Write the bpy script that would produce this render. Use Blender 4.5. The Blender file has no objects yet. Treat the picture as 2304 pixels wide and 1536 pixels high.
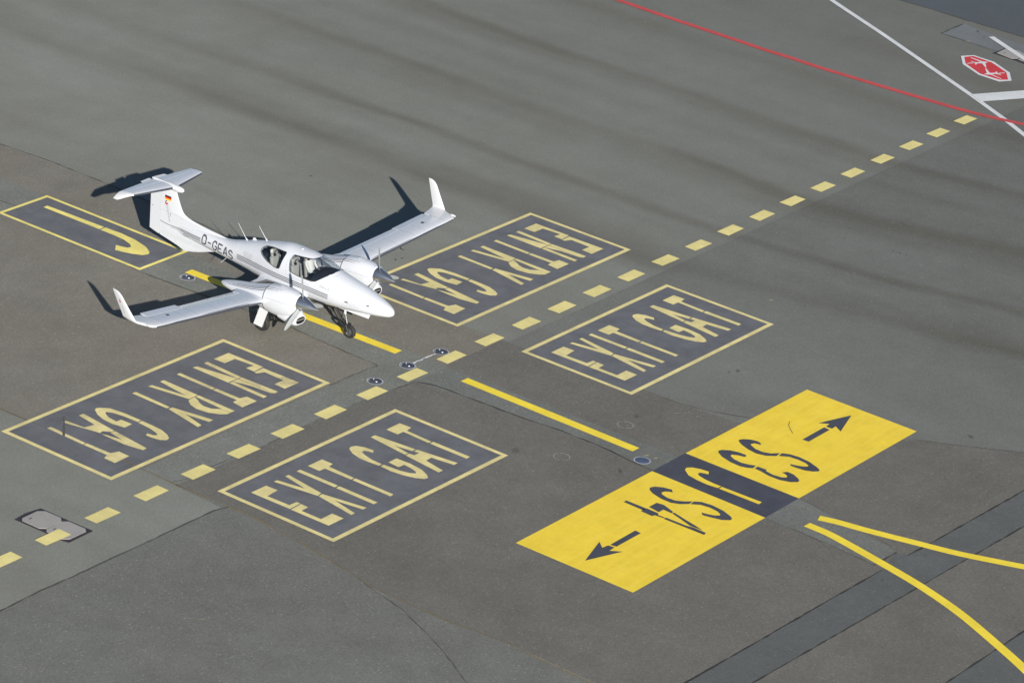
import bpy, bmesh, math, random
from mathutils import Vector, Matrix
from math import radians as rad, sin, cos, pi, sqrt
random.seed(7)
C = bpy.context.scene.collection
SC = bpy.context.scene
# ------------------------------------------------------------------ camera
# Frame of the place: metres, origin where the nose wheel stands, +Y back along the taxi line, +X along the dashed line.
HX = 56.292534
PITCH, ROLL = 23.576007, 6.396225
def _cam():
    h = rad(HX); p = rad(PITCH); r = rad(ROLL)
    R = Vector((cos(h), -sin(h), 0)); Fh = Vector((sin(h), cos(h), 0)); Z = Vector((0, 0, 1))
    F = Fh*cos(p) - Z*sin(p); U = Fh*sin(p) + Z*cos(p)
    right = R*cos(r) + U*sin(r); up = -R*sin(r) + U*cos(r)
    cd = bpy.data.cameras.new('camera'); co = bpy.data.objects.new('camera', cd); C.objects.link(co)
    m = Matrix((right, up, -F)).transposed().to_4x4(); m.translation = Vector((-80.88676, -59.61276, 44.26324))
    co.matrix_world = m
    cd.sensor_width = 36.0; cd.lens = 133.6234; cd.clip_start = 1; cd.clip_end = 8000
    SC.camera = co
_cam()
# ------------------------------------------------------------------ light
SUN_AZ, SUN_EL = -132.2, 21.6          # direction towards the sun, degrees from +X, and height
w = bpy.data.worlds.new('World'); SC.world = w; w.use_nodes = True
nt = w.node_tree; bg = nt.nodes['Background']
sky = nt.nodes.new('ShaderNodeTexSky'); sky.sky_type = 'NISHITA'; sky.sun_disc = False
sky.sun_elevation = rad(SUN_EL); sky.sun_rotation = rad(90 - SUN_AZ)
nt.links.new(sky.outputs[0], bg.inputs[0]); sky.ozone_density = 3.0; sky.dust_density = 0.3; bg.inputs[1].default_value = 0.05
sd = bpy.data.lights.new('sun', 'SUN'); sd.energy = 5.0; sd.angle = rad(0.53); sd.color = (1.0, 0.952, 0.865)
so = bpy.data.objects.new('sun', sd); C.objects.link(so)
d = Vector((cos(rad(SUN_AZ))*cos(rad(SUN_EL)), sin(rad(SUN_AZ))*cos(rad(SUN_EL)), sin(rad(SUN_EL))))
so.rotation_euler = d.to_track_quat('Z', 'Y').to_euler(); so.location = d*60
vs = SC.view_settings; vs.view_transform = 'Standard'; vs.look = 'None'; vs.gamma = 1; vs.use_curve_mapping = False
vs.exposure = 0.60
SC.display_settings.display_device = 'sRGB'
# ------------------------------------------------------------------ materials
def newmat(name):
    m = bpy.data.materials.new(name); m.use_nodes = True
    return m, m.node_tree.nodes, m.node_tree.links, m.node_tree.nodes['Principled BSDF']
def noise(N, L, vec, scale, detail=4, rough=.55):
    n = N.new('ShaderNodeTexNoise'); n.inputs['Scale'].default_value = scale; n.inputs['Detail'].default_value = detail
    n.inputs['Roughness'].default_value = rough; L.new(vec, n.inputs['Vector']); return n.outputs['Fac']
def ramp(N, L, fac, a, b, ca=0., cb=1.):
    r = N.new('ShaderNodeMapRange'); r.inputs['From Min'].default_value = a; r.inputs['From Max'].default_value = b
    r.inputs['To Min'].default_value = ca; r.inputs['To Max'].default_value = cb; L.new(fac, r.inputs['Value']); return r.outputs[0]
def mathn(N, L, op, a, b):
    m = N.new('ShaderNodeMath'); m.operation = op
    for i, v in enumerate((a, b)):
        if isinstance(v, (int, float)): m.inputs[i].default_value = v
        else: L.new(v, m.inputs[i])
    return m.outputs[0]
def mixc(N, L, fac, a, b, mode='MIX'):
    m = N.new('ShaderNodeMix'); m.data_type = 'RGBA'; m.blend_type = mode
    for s, v in ((0, fac), (6, a), (7, b)):
        if isinstance(v, (int, float)): m.inputs[s].default_value = v
        elif isinstance(v, tuple): m.inputs[s].default_value = (*v, 1)
        else: L.new(v, m.inputs[s])
    return m.outputs[2]
def mapping(N, L, vec, sc=(1, 1, 1), rot=0, loc=(0, 0, 0)):
    m = N.new('ShaderNodeMapping'); m.inputs['Scale'].default_value = sc; m.inputs['Rotation'].default_value = (0, 0, rot)
    m.inputs['Location'].default_value = loc; L.new(vec, m.inputs['Vector']); return m.outputs[0]
def asphalt(name, col, col2=None, drift_col=None, streak=0.0, srot=0.0, speck=1.0, grain=1.0, blot=1.0, seed=0):
    m, N, L, P = newmat(name)
    g = N.new('ShaderNodeNewGeometry'); pos = mapping(N, L, g.outputs['Position'], loc=(seed*3.7, seed*1.3, 0))
    base = mixc(N, L, ramp(N, L, noise(N, L, pos, .16, 5, .6), .38, .64), col, col2 or tuple(c*.9 for c in col))
    if drift_col:                                       # drifts to a darker second colour towards +X and -Y, broken by noise
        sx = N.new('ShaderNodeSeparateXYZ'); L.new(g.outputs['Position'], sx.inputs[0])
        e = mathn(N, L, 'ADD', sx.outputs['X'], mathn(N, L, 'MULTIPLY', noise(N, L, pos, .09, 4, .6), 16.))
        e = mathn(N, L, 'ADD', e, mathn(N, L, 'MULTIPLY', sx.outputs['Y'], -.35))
        base = mixc(N, L, ramp(N, L, e, 12., 46.), base, drift_col)
    v = ramp(N, L, noise(N, L, pos, .75, 6, .65), .3, .7, 1-.11*blot, 1+.08*blot)
    v = mathn(N, L, 'MULTIPLY', v, ramp(N, L, noise(N, L, pos, 4.5, 4, .6), .3, .7, 1-.045*blot, 1+.045*blot))
    v = mathn(N, L, 'MULTIPLY', v, ramp(N, L, noise(N, L, pos, 30, 3, .7), .32, .68, 1-.20*grain, 1+.20*grain))
    v = mathn(N, L, 'MULTIPLY', v, ramp(N, L, noise(N, L, pos, 13, 3, .7), .32, .68, 1-.12*grain, 1+.12*grain))
    if streak:
        # darkened paving lanes: bands that follow the lanes, wandering and fading along them
        sx2 = N.new('ShaderNodeSeparateXYZ'); L.new(g.outputs['Position'], sx2.inputs[0])
        bend = ramp(N, L, sx2.outputs['Y'], -3., -18., 0., 3.6)
        lane = mapping(N, L, g.outputs['Position'], sc=(.16, .07, 1))
        s0 = mathn(N, L, 'SUBTRACT', mathn(N, L, 'ADD', sx2.outputs['X'], mathn(N, L, 'MULTIPLY', mathn(N, L, 'SUBTRACT', noise(N, L, lane, 1.0, 4, .6), .5), 2.2)), bend)
        cr = N.new('ShaderNodeValToRGB'); cr.color_ramp.interpolation = 'EASE'; el = cr.color_ramp.elements
        stops = [(3., .15), (6., .0), (9.5, .0), (11., .15), (12.0, .95), (12.9, .55), (13.9, .05), (14.8, .2), (15.4, .8), (16.1, .1), (18.0, .05), (19.2, .45), (20.1, 1.), (20.9, .25), (22.2, .1), (23.0, .35), (23.8, .1), (24.8, .5), (25.5, 1.), (26.2, .15), (28.4, .0), (29.6, .35), (30.6, .85), (31.6, .25), (34., .2), (35.5, .7), (37., .3)]
        el[0].position = 0; el[0].color = (.1, .1, .1, 1); el[1].position = 1; el[1].color = (.3, .3, .3, 1)
        for sp_x, sp_v in stops:
            e_ = el.new(sp_x/40.); e_.color = (sp_v, sp_v, sp_v, 1)
        L.new(mathn(N, L, 'DIVIDE', s0, 40.), cr.inputs[0])
        s2 = ramp(N, L, noise(N, L, mapping(N, L, g.outputs['Position'], loc=(31, 7, 0), sc=(.14, .085, 1)), 1., 3, .5), .32, .54, .42, 1.1)
        far = ramp(N, L, sx2.outputs['Y'], 21., 11., .35, 1)
        s = mathn(N, L, 'MULTIPLY', mathn(N, L, 'MULTIPLY', cr.outputs[0], s2), far)
        sp2 = mapping(N, L, g.outputs['Position'], sc=(.9, .08, 1), rot=srot, loc=(5, 5, 0))
        s = mathn(N, L, 'ADD', s, ramp(N, L, noise(N, L, sp2, 1.0, 3, .5), .45, .75, 0, .2))
        base = mixc(N, L, mathn(N, L, 'MULTIPLY', s, streak), base, tuple(a*b for a, b in zip(col, (.60, .565, .535))))
    # pale stone chips and dark pits
    vo = N.new('ShaderNodeTexVoronoi'); vo.inputs['Scale'].default_value = 9.0; L.new(pos, vo.inputs['Vector'])
    keep = ramp(N, L, noise(N, L, pos, 4.1, 3, .6), .46, .60)
    sp_ = mathn(N, L, 'MULTIPLY', ramp(N, L, vo.outputs['Distance'], .24, .08), keep)
    vo2 = N.new('ShaderNodeTexVoronoi'); vo2.inputs['Scale'].default_value = 6.0; L.new(mapping(N, L, pos, loc=(3.3, 1.7, 0)), vo2.inputs['Vector'])
    dk = mathn(N, L, 'MULTIPLY', ramp(N, L, vo2.outputs['Distance'], .14, .05), ramp(N, L, noise(N, L, pos, 2.3, 2, .5), .55, .62))
    cm = N.new('ShaderNodeCombineXYZ')
    for i in range(3): L.new(v, cm.inputs[i])
    c = mixc(N, L, 1.0, base, cm.outputs[0], 'MULTIPLY')
    c = mixc(N, L, mathn(N, L, 'MULTIPLY', sp_, .50*speck), c, (.48, .47, .40))
    c = mixc(N, L, mathn(N, L, 'MULTIPLY', dk, .35*speck), c, (.06, .06, .055))
    L.new(c, P.inputs['Base Color']); P.inputs['Roughness'].default_value = .88; P.inputs['Specular IOR Level'].default_value = .25
    b = N.new('ShaderNodeBump'); b.inputs['Strength'].default_value = .28; b.inputs['Distance'].default_value = .01
    L.new(noise(N, L, pos, 45, 3, .7), b.inputs['Height']); L.new(b.outputs[0], P.inputs['Normal'])
    return m
def paint(name, col, under, wear=.3, band=0.0, seed=0, rough=.6, grime=.12, brush=0.0):
    """road paint: colour worn through in patches to what lies under it"""
    m, N, L, P = newmat(name)
    g = N.new('ShaderNodeNewGeometry'); pos = mapping(N, L, g.outputs['Position'], loc=(seed*2.1, seed, 0))
    wn = mathn(N, L, 'MULTIPLY', ramp(N, L, noise(N, L, pos, .9, 6, .7), .50, .72), ramp(N, L, noise(N, L, pos, 18, 4, .7), .36, .6))
    v = mixc(N, L, ramp(N, L, noise(N, L, pos, 1.3, 6, .7), .36, .64), col, tuple(c*(1-grime*1.3) for c in col))
    if brush:
        bp_ = mapping(N, L, g.outputs['Position'], sc=(4.2, .5, 1), rot=rad(38))
        v = mixc(N, L, mathn(N, L, 'MULTIPLY', ramp(N, L, noise(N, L, bp_, 1.0, 4, .6), .42, .66), brush), v, tuple(a*b for a, b in zip(col, (.93, .86, 1.0))))
        bp2 = mapping(N, L, g.outputs['Position'], sc=(.5, 6.0, 1), rot=rad(4))
        v = mixc(N, L, mathn(N, L, 'MULTIPLY', ramp(N, L, noise(N, L, bp2, 1.0, 3, .6), .45, .62), brush*.8), v, tuple(min(1, a*b) for a, b in zip(col, (1.02, 1.06, 2.0))))
    c = mixc(N, L, mathn(N, L, 'MULTIPLY', wn, wear), v, under)
    c = mixc(N, L, ramp(N, L, noise(N, L, pos, 28, 3, .7), .35, .7, 0, .13), c, under)
    L.new(c, P.inputs['Base Color']); P.inputs['Roughness'].default_value = rough; P.inputs['Specular IOR Level'].default_value = .3
    b = N.new('ShaderNodeBump'); b.inputs['Strength'].default_value = .15; b.inputs['Distance'].default_value = .006
    L.new(noise(N, L, pos, 45, 3, .7), b.inputs['Height']); L.new(b.outputs[0], P.inputs['Normal'])
    return m
def plain(name, col, rough=.5, metal=0., coat=0., grime=.06, scale=3., spec=.5):
    m, N, L, P = newmat(name)
    tc = N.new('ShaderNodeTexCoord')
    c = mixc(N, L, ramp(N, L, noise(N, L, tc.outputs['Object'], scale, 5, .6), .35, .7), col, tuple(x*(1-grime) for x in col))
    L.new(c, P.inputs['Base Color']); P.inputs['Roughness'].default_value = rough; P.inputs['Metallic'].default_value = metal
    P.inputs['Coat Weight'].default_value = coat; P.inputs['Coat Roughness'].default_value = .06; P.inputs['Specular IOR Level'].default_value = spec
    L.new(ramp(N, L, noise(N, L, tc.outputs['Object'], scale*3, 4, .6), .3, .7, rough*.95, min(1, rough*1.06)), P.inputs['Roughness'])
    return m
K = 1.0
GREEN = (.220, .226, .206); BROWN = (.195, .185, .161); DARKB = (.152*K, .149*K, .138*K)
M = {}
M['apron'] = asphalt('asphalt_apron', GREEN, (.200, .201, .178), drift_col=(.148, .156, .147), streak=.95, srot=rad(13), seed=1, blot=.55, grain=.7, speck=.55)
M['brown'] = asphalt('asphalt_brown', BROWN, (.184, .169, .145), streak=.0, seed=2, speck=1.0, grain=1.1)
M['striplow'] = asphalt('asphalt_strip_low', (.160, .168, .157), (.146, .150, .138), seed=15, speck=1.2)
M['strip'] = asphalt('asphalt_strip', (.186, .192, .176), (.170, .174, .158), seed=3, speck=1.3)
M['lowleft'] = asphalt('asphalt_low_left', (.160, .163, .151), (.148, .147, .134), streak=.0, srot=rad(-60), seed=4)
M['lowright'] = asphalt('asphalt_low_right', (.152, .146, .132), (.137, .131, .118), drift_col=(.116, .115, .108), seed=5, speck=.7, grain=.95)
M['rightgreen'] = asphalt('asphalt_right', (.180, .186, .172), (.165, .166, .152), drift_col=(.128, .134, .128), streak=.9, srot=rad(13), seed=6, grain=.75, speck=.6, blot=.7)
M['trench'] = asphalt('asphalt_trench', (.113, .118, .119), (.104, .109, .109), seed=7, speck=.4, grain=.6)
M['slab'] = asphalt('asphalt_far_slab', (.085, .098, .112), (.080, .091, .102), seed=8, speck=.2, grain=.4, blot=.5)
M['farpatch'] = asphalt('concrete_patch', (.165, .178, .190), (.14, .15, .158), seed=9, speck=.3, grain=.5)
M['joint'] = asphalt('bitumen_joint', (.070, .069, .061), (.10, .097, .084), seed=10, speck=.3)
M['darkjoint'] = asphalt('fresh_bitumen_joint', (.030, .030, .030), (.045, .045, .042), seed=22, speck=.2)
M['moss'] = asphalt('mossy_crack', (.20, .150, .070), (.12, .105, .065), seed=11, speck=.3)
UP = (.150, .154, .170)
M['panel'] = paint('panel_blue_grey', UP, (.15, .15, .145), wear=.35, seed=1, rough=.7, grime=.2)
M['panel2'] = paint('panel_dark_blue_grey', (.070, .074, .098), (.10, .10, .10), wear=.15, seed=2, rough=.65, grime=.18)
PALE = (.82, .705, .325)
M['pale'] = paint('faded_yellow_paint', PALE, (.16, .155, .14), wear=.38, seed=3, grime=.16)
M['dash'] = paint('dash_yellow_paint', (.82, .71, .29), (.17, .165, .14), wear=.22, seed=14, grime=.12)
M['paleworn'] = paint('worn_yellow_paint', (.82, .70, .34), (.13, .13, .14), wear=.9, seed=9, grime=.2)
M['palej'] = paint('yellow_letter_paint', (.93, .80, .24), (.55, .46, .18), wear=.3, seed=4, grime=.18)
M['yellow'] = paint('fresh_yellow_paint', (.90, .665, .052), (.55, .38, .04), wear=.16, seed=5, grime=.10, brush=.42)
M['line'] = paint('yellow_line_paint', (.93, .72, .06), (.7, .5, .06), wear=.2, seed=6, grime=.12)
M['red'] = paint('red_line_paint', (.56, .075, .075), (.35, .09, .09), wear=.25, seed=7, grime=.12)
M['white'] = paint('white_line_paint', (.68, .70, .72), (.35, .35, .34), wear=.2, seed=8, grime=.10)
M['faint'] = paint('faint_ring_paint', (.36, .36, .34), (.17, .165, .15), wear=1.0, seed=12)
M['octred'] = paint('red_sign_paint', (.60, .045, .055), (.5, .1, .1), wear=.1, seed=10)
M['cover'] = plain('cover_grey', (.33, .315, .30), .6, 0, grime=.1, scale=2)
M['coverframe'] = plain('cover_frame_dark', (.038, .032, .040), .7, 0, grime=.3, scale=4)
M['lampring'] = paint('lamp_ring_paint', (.42, .44, .48), (.25, .25, .25), wear=.5, seed=13)
M['lampblue'] = plain('lamp_dark_metal', (.085, .092, .125), .5, .3, grime=.45, scale=9)
M['lampblue2'] = plain('blank_plate_blue', (.075, .095, .155), .5, 0, grime=.2, scale=9)
M['lens'] = plain('lamp_lens', (.80, .85, .9), .25, 0)
# aircraft
M['aw'] = plain('aircraft_white', (.555, .575, .625), .27, 0, coat=.6, grime=.018, scale=1.2)
M['awt'] = plain('aircraft_white_tip', (.58, .59, .62), .30, 0, coat=.4, grime=.02, scale=1.2)
M['silver'] = plain('spinner_metal', (.62, .63, .66), .26, .95, grime=.05)
M['deice'] = plain('deice_metal', (.10, .105, .13), .42, .5, grime=.12, scale=8)
M['black'] = plain('rubber_black', (.022, .022, .022), .75, 0, grime=.3, scale=12)
M['dark'] = plain('dark_cavity', (.012, .012, .014), .8, 0)
M['gear'] = plain('gear_black', (.020, .020, .022), .45, .2, grime=.2, scale=10)
M['rim'] = plain('wheel_rim_grey', (.16, .16, .165), .45, .5, grime=.3, scale=20)
M['chrome'] = plain('oleo_chrome', (.75, .75, .76), .22, .9)
M['seal'] = plain('window_seal', (.03, .03, .035), .5)
M['stripe'] = plain('stripe_dark_grey', (.035, .036, .052), .4, 0, coat=.3)
M['stripe2'] = plain('stripe_light_grey', (.28, .29, .33), .4, 0, coat=.3)
M['reg'] = plain('registration_grey', (.065, .068, .088), .4, 0, coat=.3)
M['walk'] = plain('walkway_grip_grey', (.20, .195, .19), .85, grime=.15, scale=14)
M['blade'] = plain('propeller_blade', (.30, .315, .325), .4, .1, coat=.2)
M['seat'] = plain('seat_grey_leather', (.38, .37, .34), .6, 0, grime=.12, scale=5)
M['belt'] = plain('seat_belt_navy', (.03, .03, .045), .7)
M['cabin'] = plain('cabin_trim_dark', (.022, .024, .034), .7, grime=.2)
M['flagk'] = plain('flag_black', (.01, .01, .01), .4); M['flagr'] = plain('flag_red', (.62, .02, .02), .4); M['flagy'] = plain('flag_gold', (.90, .48, .03), .4)
M['logored'] = plain('emblem_red', (.45, .03, .06), .4)
M['chart'] = plain('chart_paper', (.42, .45, .47), .7, grime=.15, scale=9)
M['skin'] = plain('skin', (.50, .29, .21), .55); M['shirt'] = plain('shirt_white', (.72, .70, .68), .8, grime=.1, scale=9)
M['hair'] = plain('hair_brown', (.05, .03, .02), .6)
def glassmat():
    m, N, L, P = newmat('tinted_glass')
    N.remove(P); out = N['Material Output']
    t = N.new('ShaderNodeBsdfTransparent'); t.inputs[0].default_value = (.76, .79, .81, 1)
    g = N.new('ShaderNodeBsdfGlossy'); g.inputs['Roughness'].default_value = .03; g.inputs[0].default_value = (1, 1, 1, 1)
    lw = N.new('ShaderNodeLayerWeight'); lw.inputs[0].default_value = .5
    n = noise(N, L, N.new('ShaderNodeTexCoord').outputs['Object'], 6, 2, .5)
    fr = mathn(N, L, 'ADD', mathn(N, L, 'POWER', lw.outputs['Facing'], 4.0), ramp(N, L, n, .3, .7, .05, .08))
    mx = N.new('ShaderNodeMixShader'); L.new(fr, mx.inputs[0]); L.new(t.outputs[0], mx.inputs[1]); L.new(g.outputs[0], mx.inputs[2])
    L.new(mx.outputs[0], out.inputs[0]); return m
M['glass'] = glassmat()
# ------------------------------------------------------------------ object helpers
def obj(name, verts, faces, mat, parent=None, smooth=False, label=None, recalc=True):
    me = bpy.data.meshes.new(name); me.from_pydata([tuple(v) for v in verts], [], faces); me.materials.append(mat)
    if recalc:
        bm = bmesh.new(); bm.from_mesh(me); bmesh.ops.recalc_face_normals(bm, faces=bm.faces); bm.to_mesh(me); bm.free()
    if smooth:
        for p in me.polygons: p.use_smooth = True
        me.set_sharp_from_angle(angle=rad(42))
    o = bpy.data.objects.new(name, me); C.objects.link(o)
    if parent: o.parent = parent
    if label: o['label'] = label
    return o
def empty(name, loc=(0, 0, 0), rz=0):
    o = bpy.data.objects.new(name, None); C.objects.link(o); o.location = loc; o.rotation_euler = (0, 0, rz); o.empty_display_size = .3
    return o
def tag(o, label, cat, group=None):
    o['label'] = label; o['category'] = cat
    if group: o['group'] = group
    return o
def struct(o, label=None):
    o['kind'] = 'structure'
    if label: o['label'] = label
    return o
class MB:
    def __init__(s): s.v = []; s.f = []
    def add(s, vs, fs):
        k = len(s.v); s.v += [tuple(v) for v in vs]; s.f += [[i+k for i in f] for f in fs]; return s
    def box(s, x0, x1, y0, y1, z0, z1):
        return s.add([(x0,y0,z0),(x1,y0,z0),(x1,y1,z0),(x0,y1,z0),(x0,y0,z1),(x1,y0,z1),(x1,y1,z1),(x0,y1,z1)],
                     [[0,3,2,1],[4,5,6,7],[0,1,5,4],[1,2,6,5],[2,3,7,6],[3,0,4,7]])
    def tube(s, p, q, r1, r2=None, n=10, caps=True):
        p, q = Vector(p), Vector(q); r2 = r1 if r2 is None else r2
        dz = (q-p).normalized(); a = dz.orthogonal().normalized(); b = dz.cross(a)
        vs = [p+(a*cos(2*pi*i/n)+b*sin(2*pi*i/n))*r1 for i in range(n)]+[q+(a*cos(2*pi*i/n)+b*sin(2*pi*i/n))*r2 for i in range(n)]
        fs = [[i, (i+1) % n, n+(i+1) % n, n+i] for i in range(n)]
        if caps: fs += [list(range(n))[::-1], list(range(n, 2*n))]
        return s.add(vs, fs)
    def lathe(s, prof, axis='y', n=24, c=(0, 0, 0)):
        """prof: list of (radius, along)"""
        vs = []
        for r, a in prof:
            for i in range(n):
                t = 2*pi*i/n
                vs.append((c[0]+r*cos(t), c[1]+a, c[2]+r*sin(t)) if axis == 'y' else ((c[0]+a, c[1]+r*cos(t), c[2]+r*sin(t)) if axis == 'x' else (c[0]+r*cos(t), c[1]+r*sin(t), c[2]+a)))
        fs = [[k*n+i, k*n+(i+1) % n, (k+1)*n+(i+1) % n, (k+1)*n+i] for k in range(len(prof)-1) for i in range(n)]
        return s.add(vs, fs)
    def obj(s, name, mat, parent=None, smooth=False, label=None): return obj(name, s.v, s.f, mat, parent, smooth, label)
def poly(mb, pts, z, dx=0, dy=0, th=.0):
    """flat filled outline (may be concave), triangulated"""
    from mathutils.geometry import tessellate_polygon
    P3 = [Vector((p[0]+dx, p[1]+dy, z)) for p in pts]
    tris = tessellate_polygon([P3]); fs = []
    for t in tris:
        a, b, c = (P3[i] for i in t)
        if (b-a).cross(c-a).z < 0: t = (t[0], t[2], t[1])
        fs.append(list(t))
    mb.add(P3, fs); return mb
def spline(pts, n=6):
    if len(pts) < 3: return [tuple(p) for p in pts]
    out = []
    P = [Vector(p) for p in pts]; P = [P[0]*2-P[1]]+P+[P[-1]*2-P[-2]]
    for i in range(1, len(P)-2):
        for k in range(n):
            t = k/n; a, b, c, d_ = P[i-1:i+3]
            out.append(tuple(.5*((2*b)+(c-a)*t+(2*a-5*b+4*c-d_)*t*t+(3*b-a-3*c+d_)*t**3)))
    out.append(tuple(P[-2])); return out
def ribbon(pts, wdt, z, jit=0., wj=0.):
    """strip of constant width along a polyline; jit/wj make a ragged crack of it"""
    P = [Vector((p[0], p[1])) for p in pts]
    if jit:
        Q = []
        for a, b in zip(P, P[1:]):
            n = max(1, int((b-a).length/.22))
            for k in range(n): Q.append(a.lerp(b, k/n))
        Q.append(P[-1]); P = [q+Vector((random.gauss(0, jit), random.gauss(0, jit))) for q in Q]
    vs = []
    for i, p in enumerate(P):
        t = (P[min(i+1, len(P)-1)]-P[max(i-1, 0)]).normalized(); nn = Vector((-t.y, t.x))
        w_ = wdt*(1+random.uniform(-wj, wj))*.5
        vs += [(p.x+nn.x*w_, p.y+nn.y*w_, z), (p.x-nn.x*w_, p.y-nn.y*w_, z)]
    return vs, [[2*i, 2*i+1, 2*i+3, 2*i+2] for i in range(len(P)-1)]
def flat(name, polys, z, mat, parent=None, dx=0, dy=0, label=None, zs=0.):
    mb = MB()
    for i, p in enumerate(polys): poly(mb, p, z+zs*i, dx, dy)
    o = obj(name, mb.v, mb.f, mat, parent, label=label, recalc=False); return o
STAINS=[[-2.425, -7.787, 0.16, 0.1, 0.6], [1.999, -8.778, 0.13, 0.07, 0.6], [9.007, 8.698, 0.06, 0.05, 0.6], [18.663, -7.232, 0.08, 0.02, 0.6], [18.673, -7.473, 0.06, 0.03, 0.6], [18.715, -7.695, 0.07, 0.02, 0.6], [19.171, -5.294, 0.05, 0.03, 0.6], [18.341, -5.604, 0.05, 0.03, 0.6], [6.892, -9.003, 0.1, 0.06, 0.6], [6.608, -8.879, 0.06, 0.04, 0.6], [8.256, -16.066, 0.12, 0.07, 0.6], [-1.286, -10.492, 0.14, 0.05, 0.6], [0.747, -18.994, 0.12, 0.04, 0.6], [-1.442, -18.962, 0.1, 0.04, 0.6], [4.351, 3.879, 0.05, 0.04, 0.6], [5.916, 2.617, 0.05, 0.04, 0.6], [5.674, 2.686, 0.08, 0.03, 0.6], [12.55, -7.74, 0.05, 0.04, 0.6], [40.103, 1.959, 0.12, 0.06, 0.6], [39.713, 1.469, 0.06, 0.05, 0.6]]
FLAKES=[[0.095, -10.431, 0.1, 0.05, -0.6], [0.143, -10.696, 0.06, 0.04, -0.6], [-16.119, -8.242, 0.1, 0.02, -0.6], [-15.472, -8.466, 0.04, 0.02, -0.6], [12.15, -6.788, 0.07, 0.04, -0.6], [3.062, -9.439, 0.1, 0.02, -0.6], [3.322, -9.978, 0.05, 0.03, -0.6], [-3.096, -8.878, 0.05, 0.03, -0.6], [0.36, 9.117, 0.04, 0.02, -0.6], [11.451, 4.489, 0.06, 0.02, -0.6], [11.657, 4.466, 0.05, 0.02, -0.6], [7.964, 12.833, 0.1, 0.02, -0.6], [38.797, 1.627, 0.1, 0.04, -0.6], [-1.807, -2.179, 0.07, 0.02, -0.6]]
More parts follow.
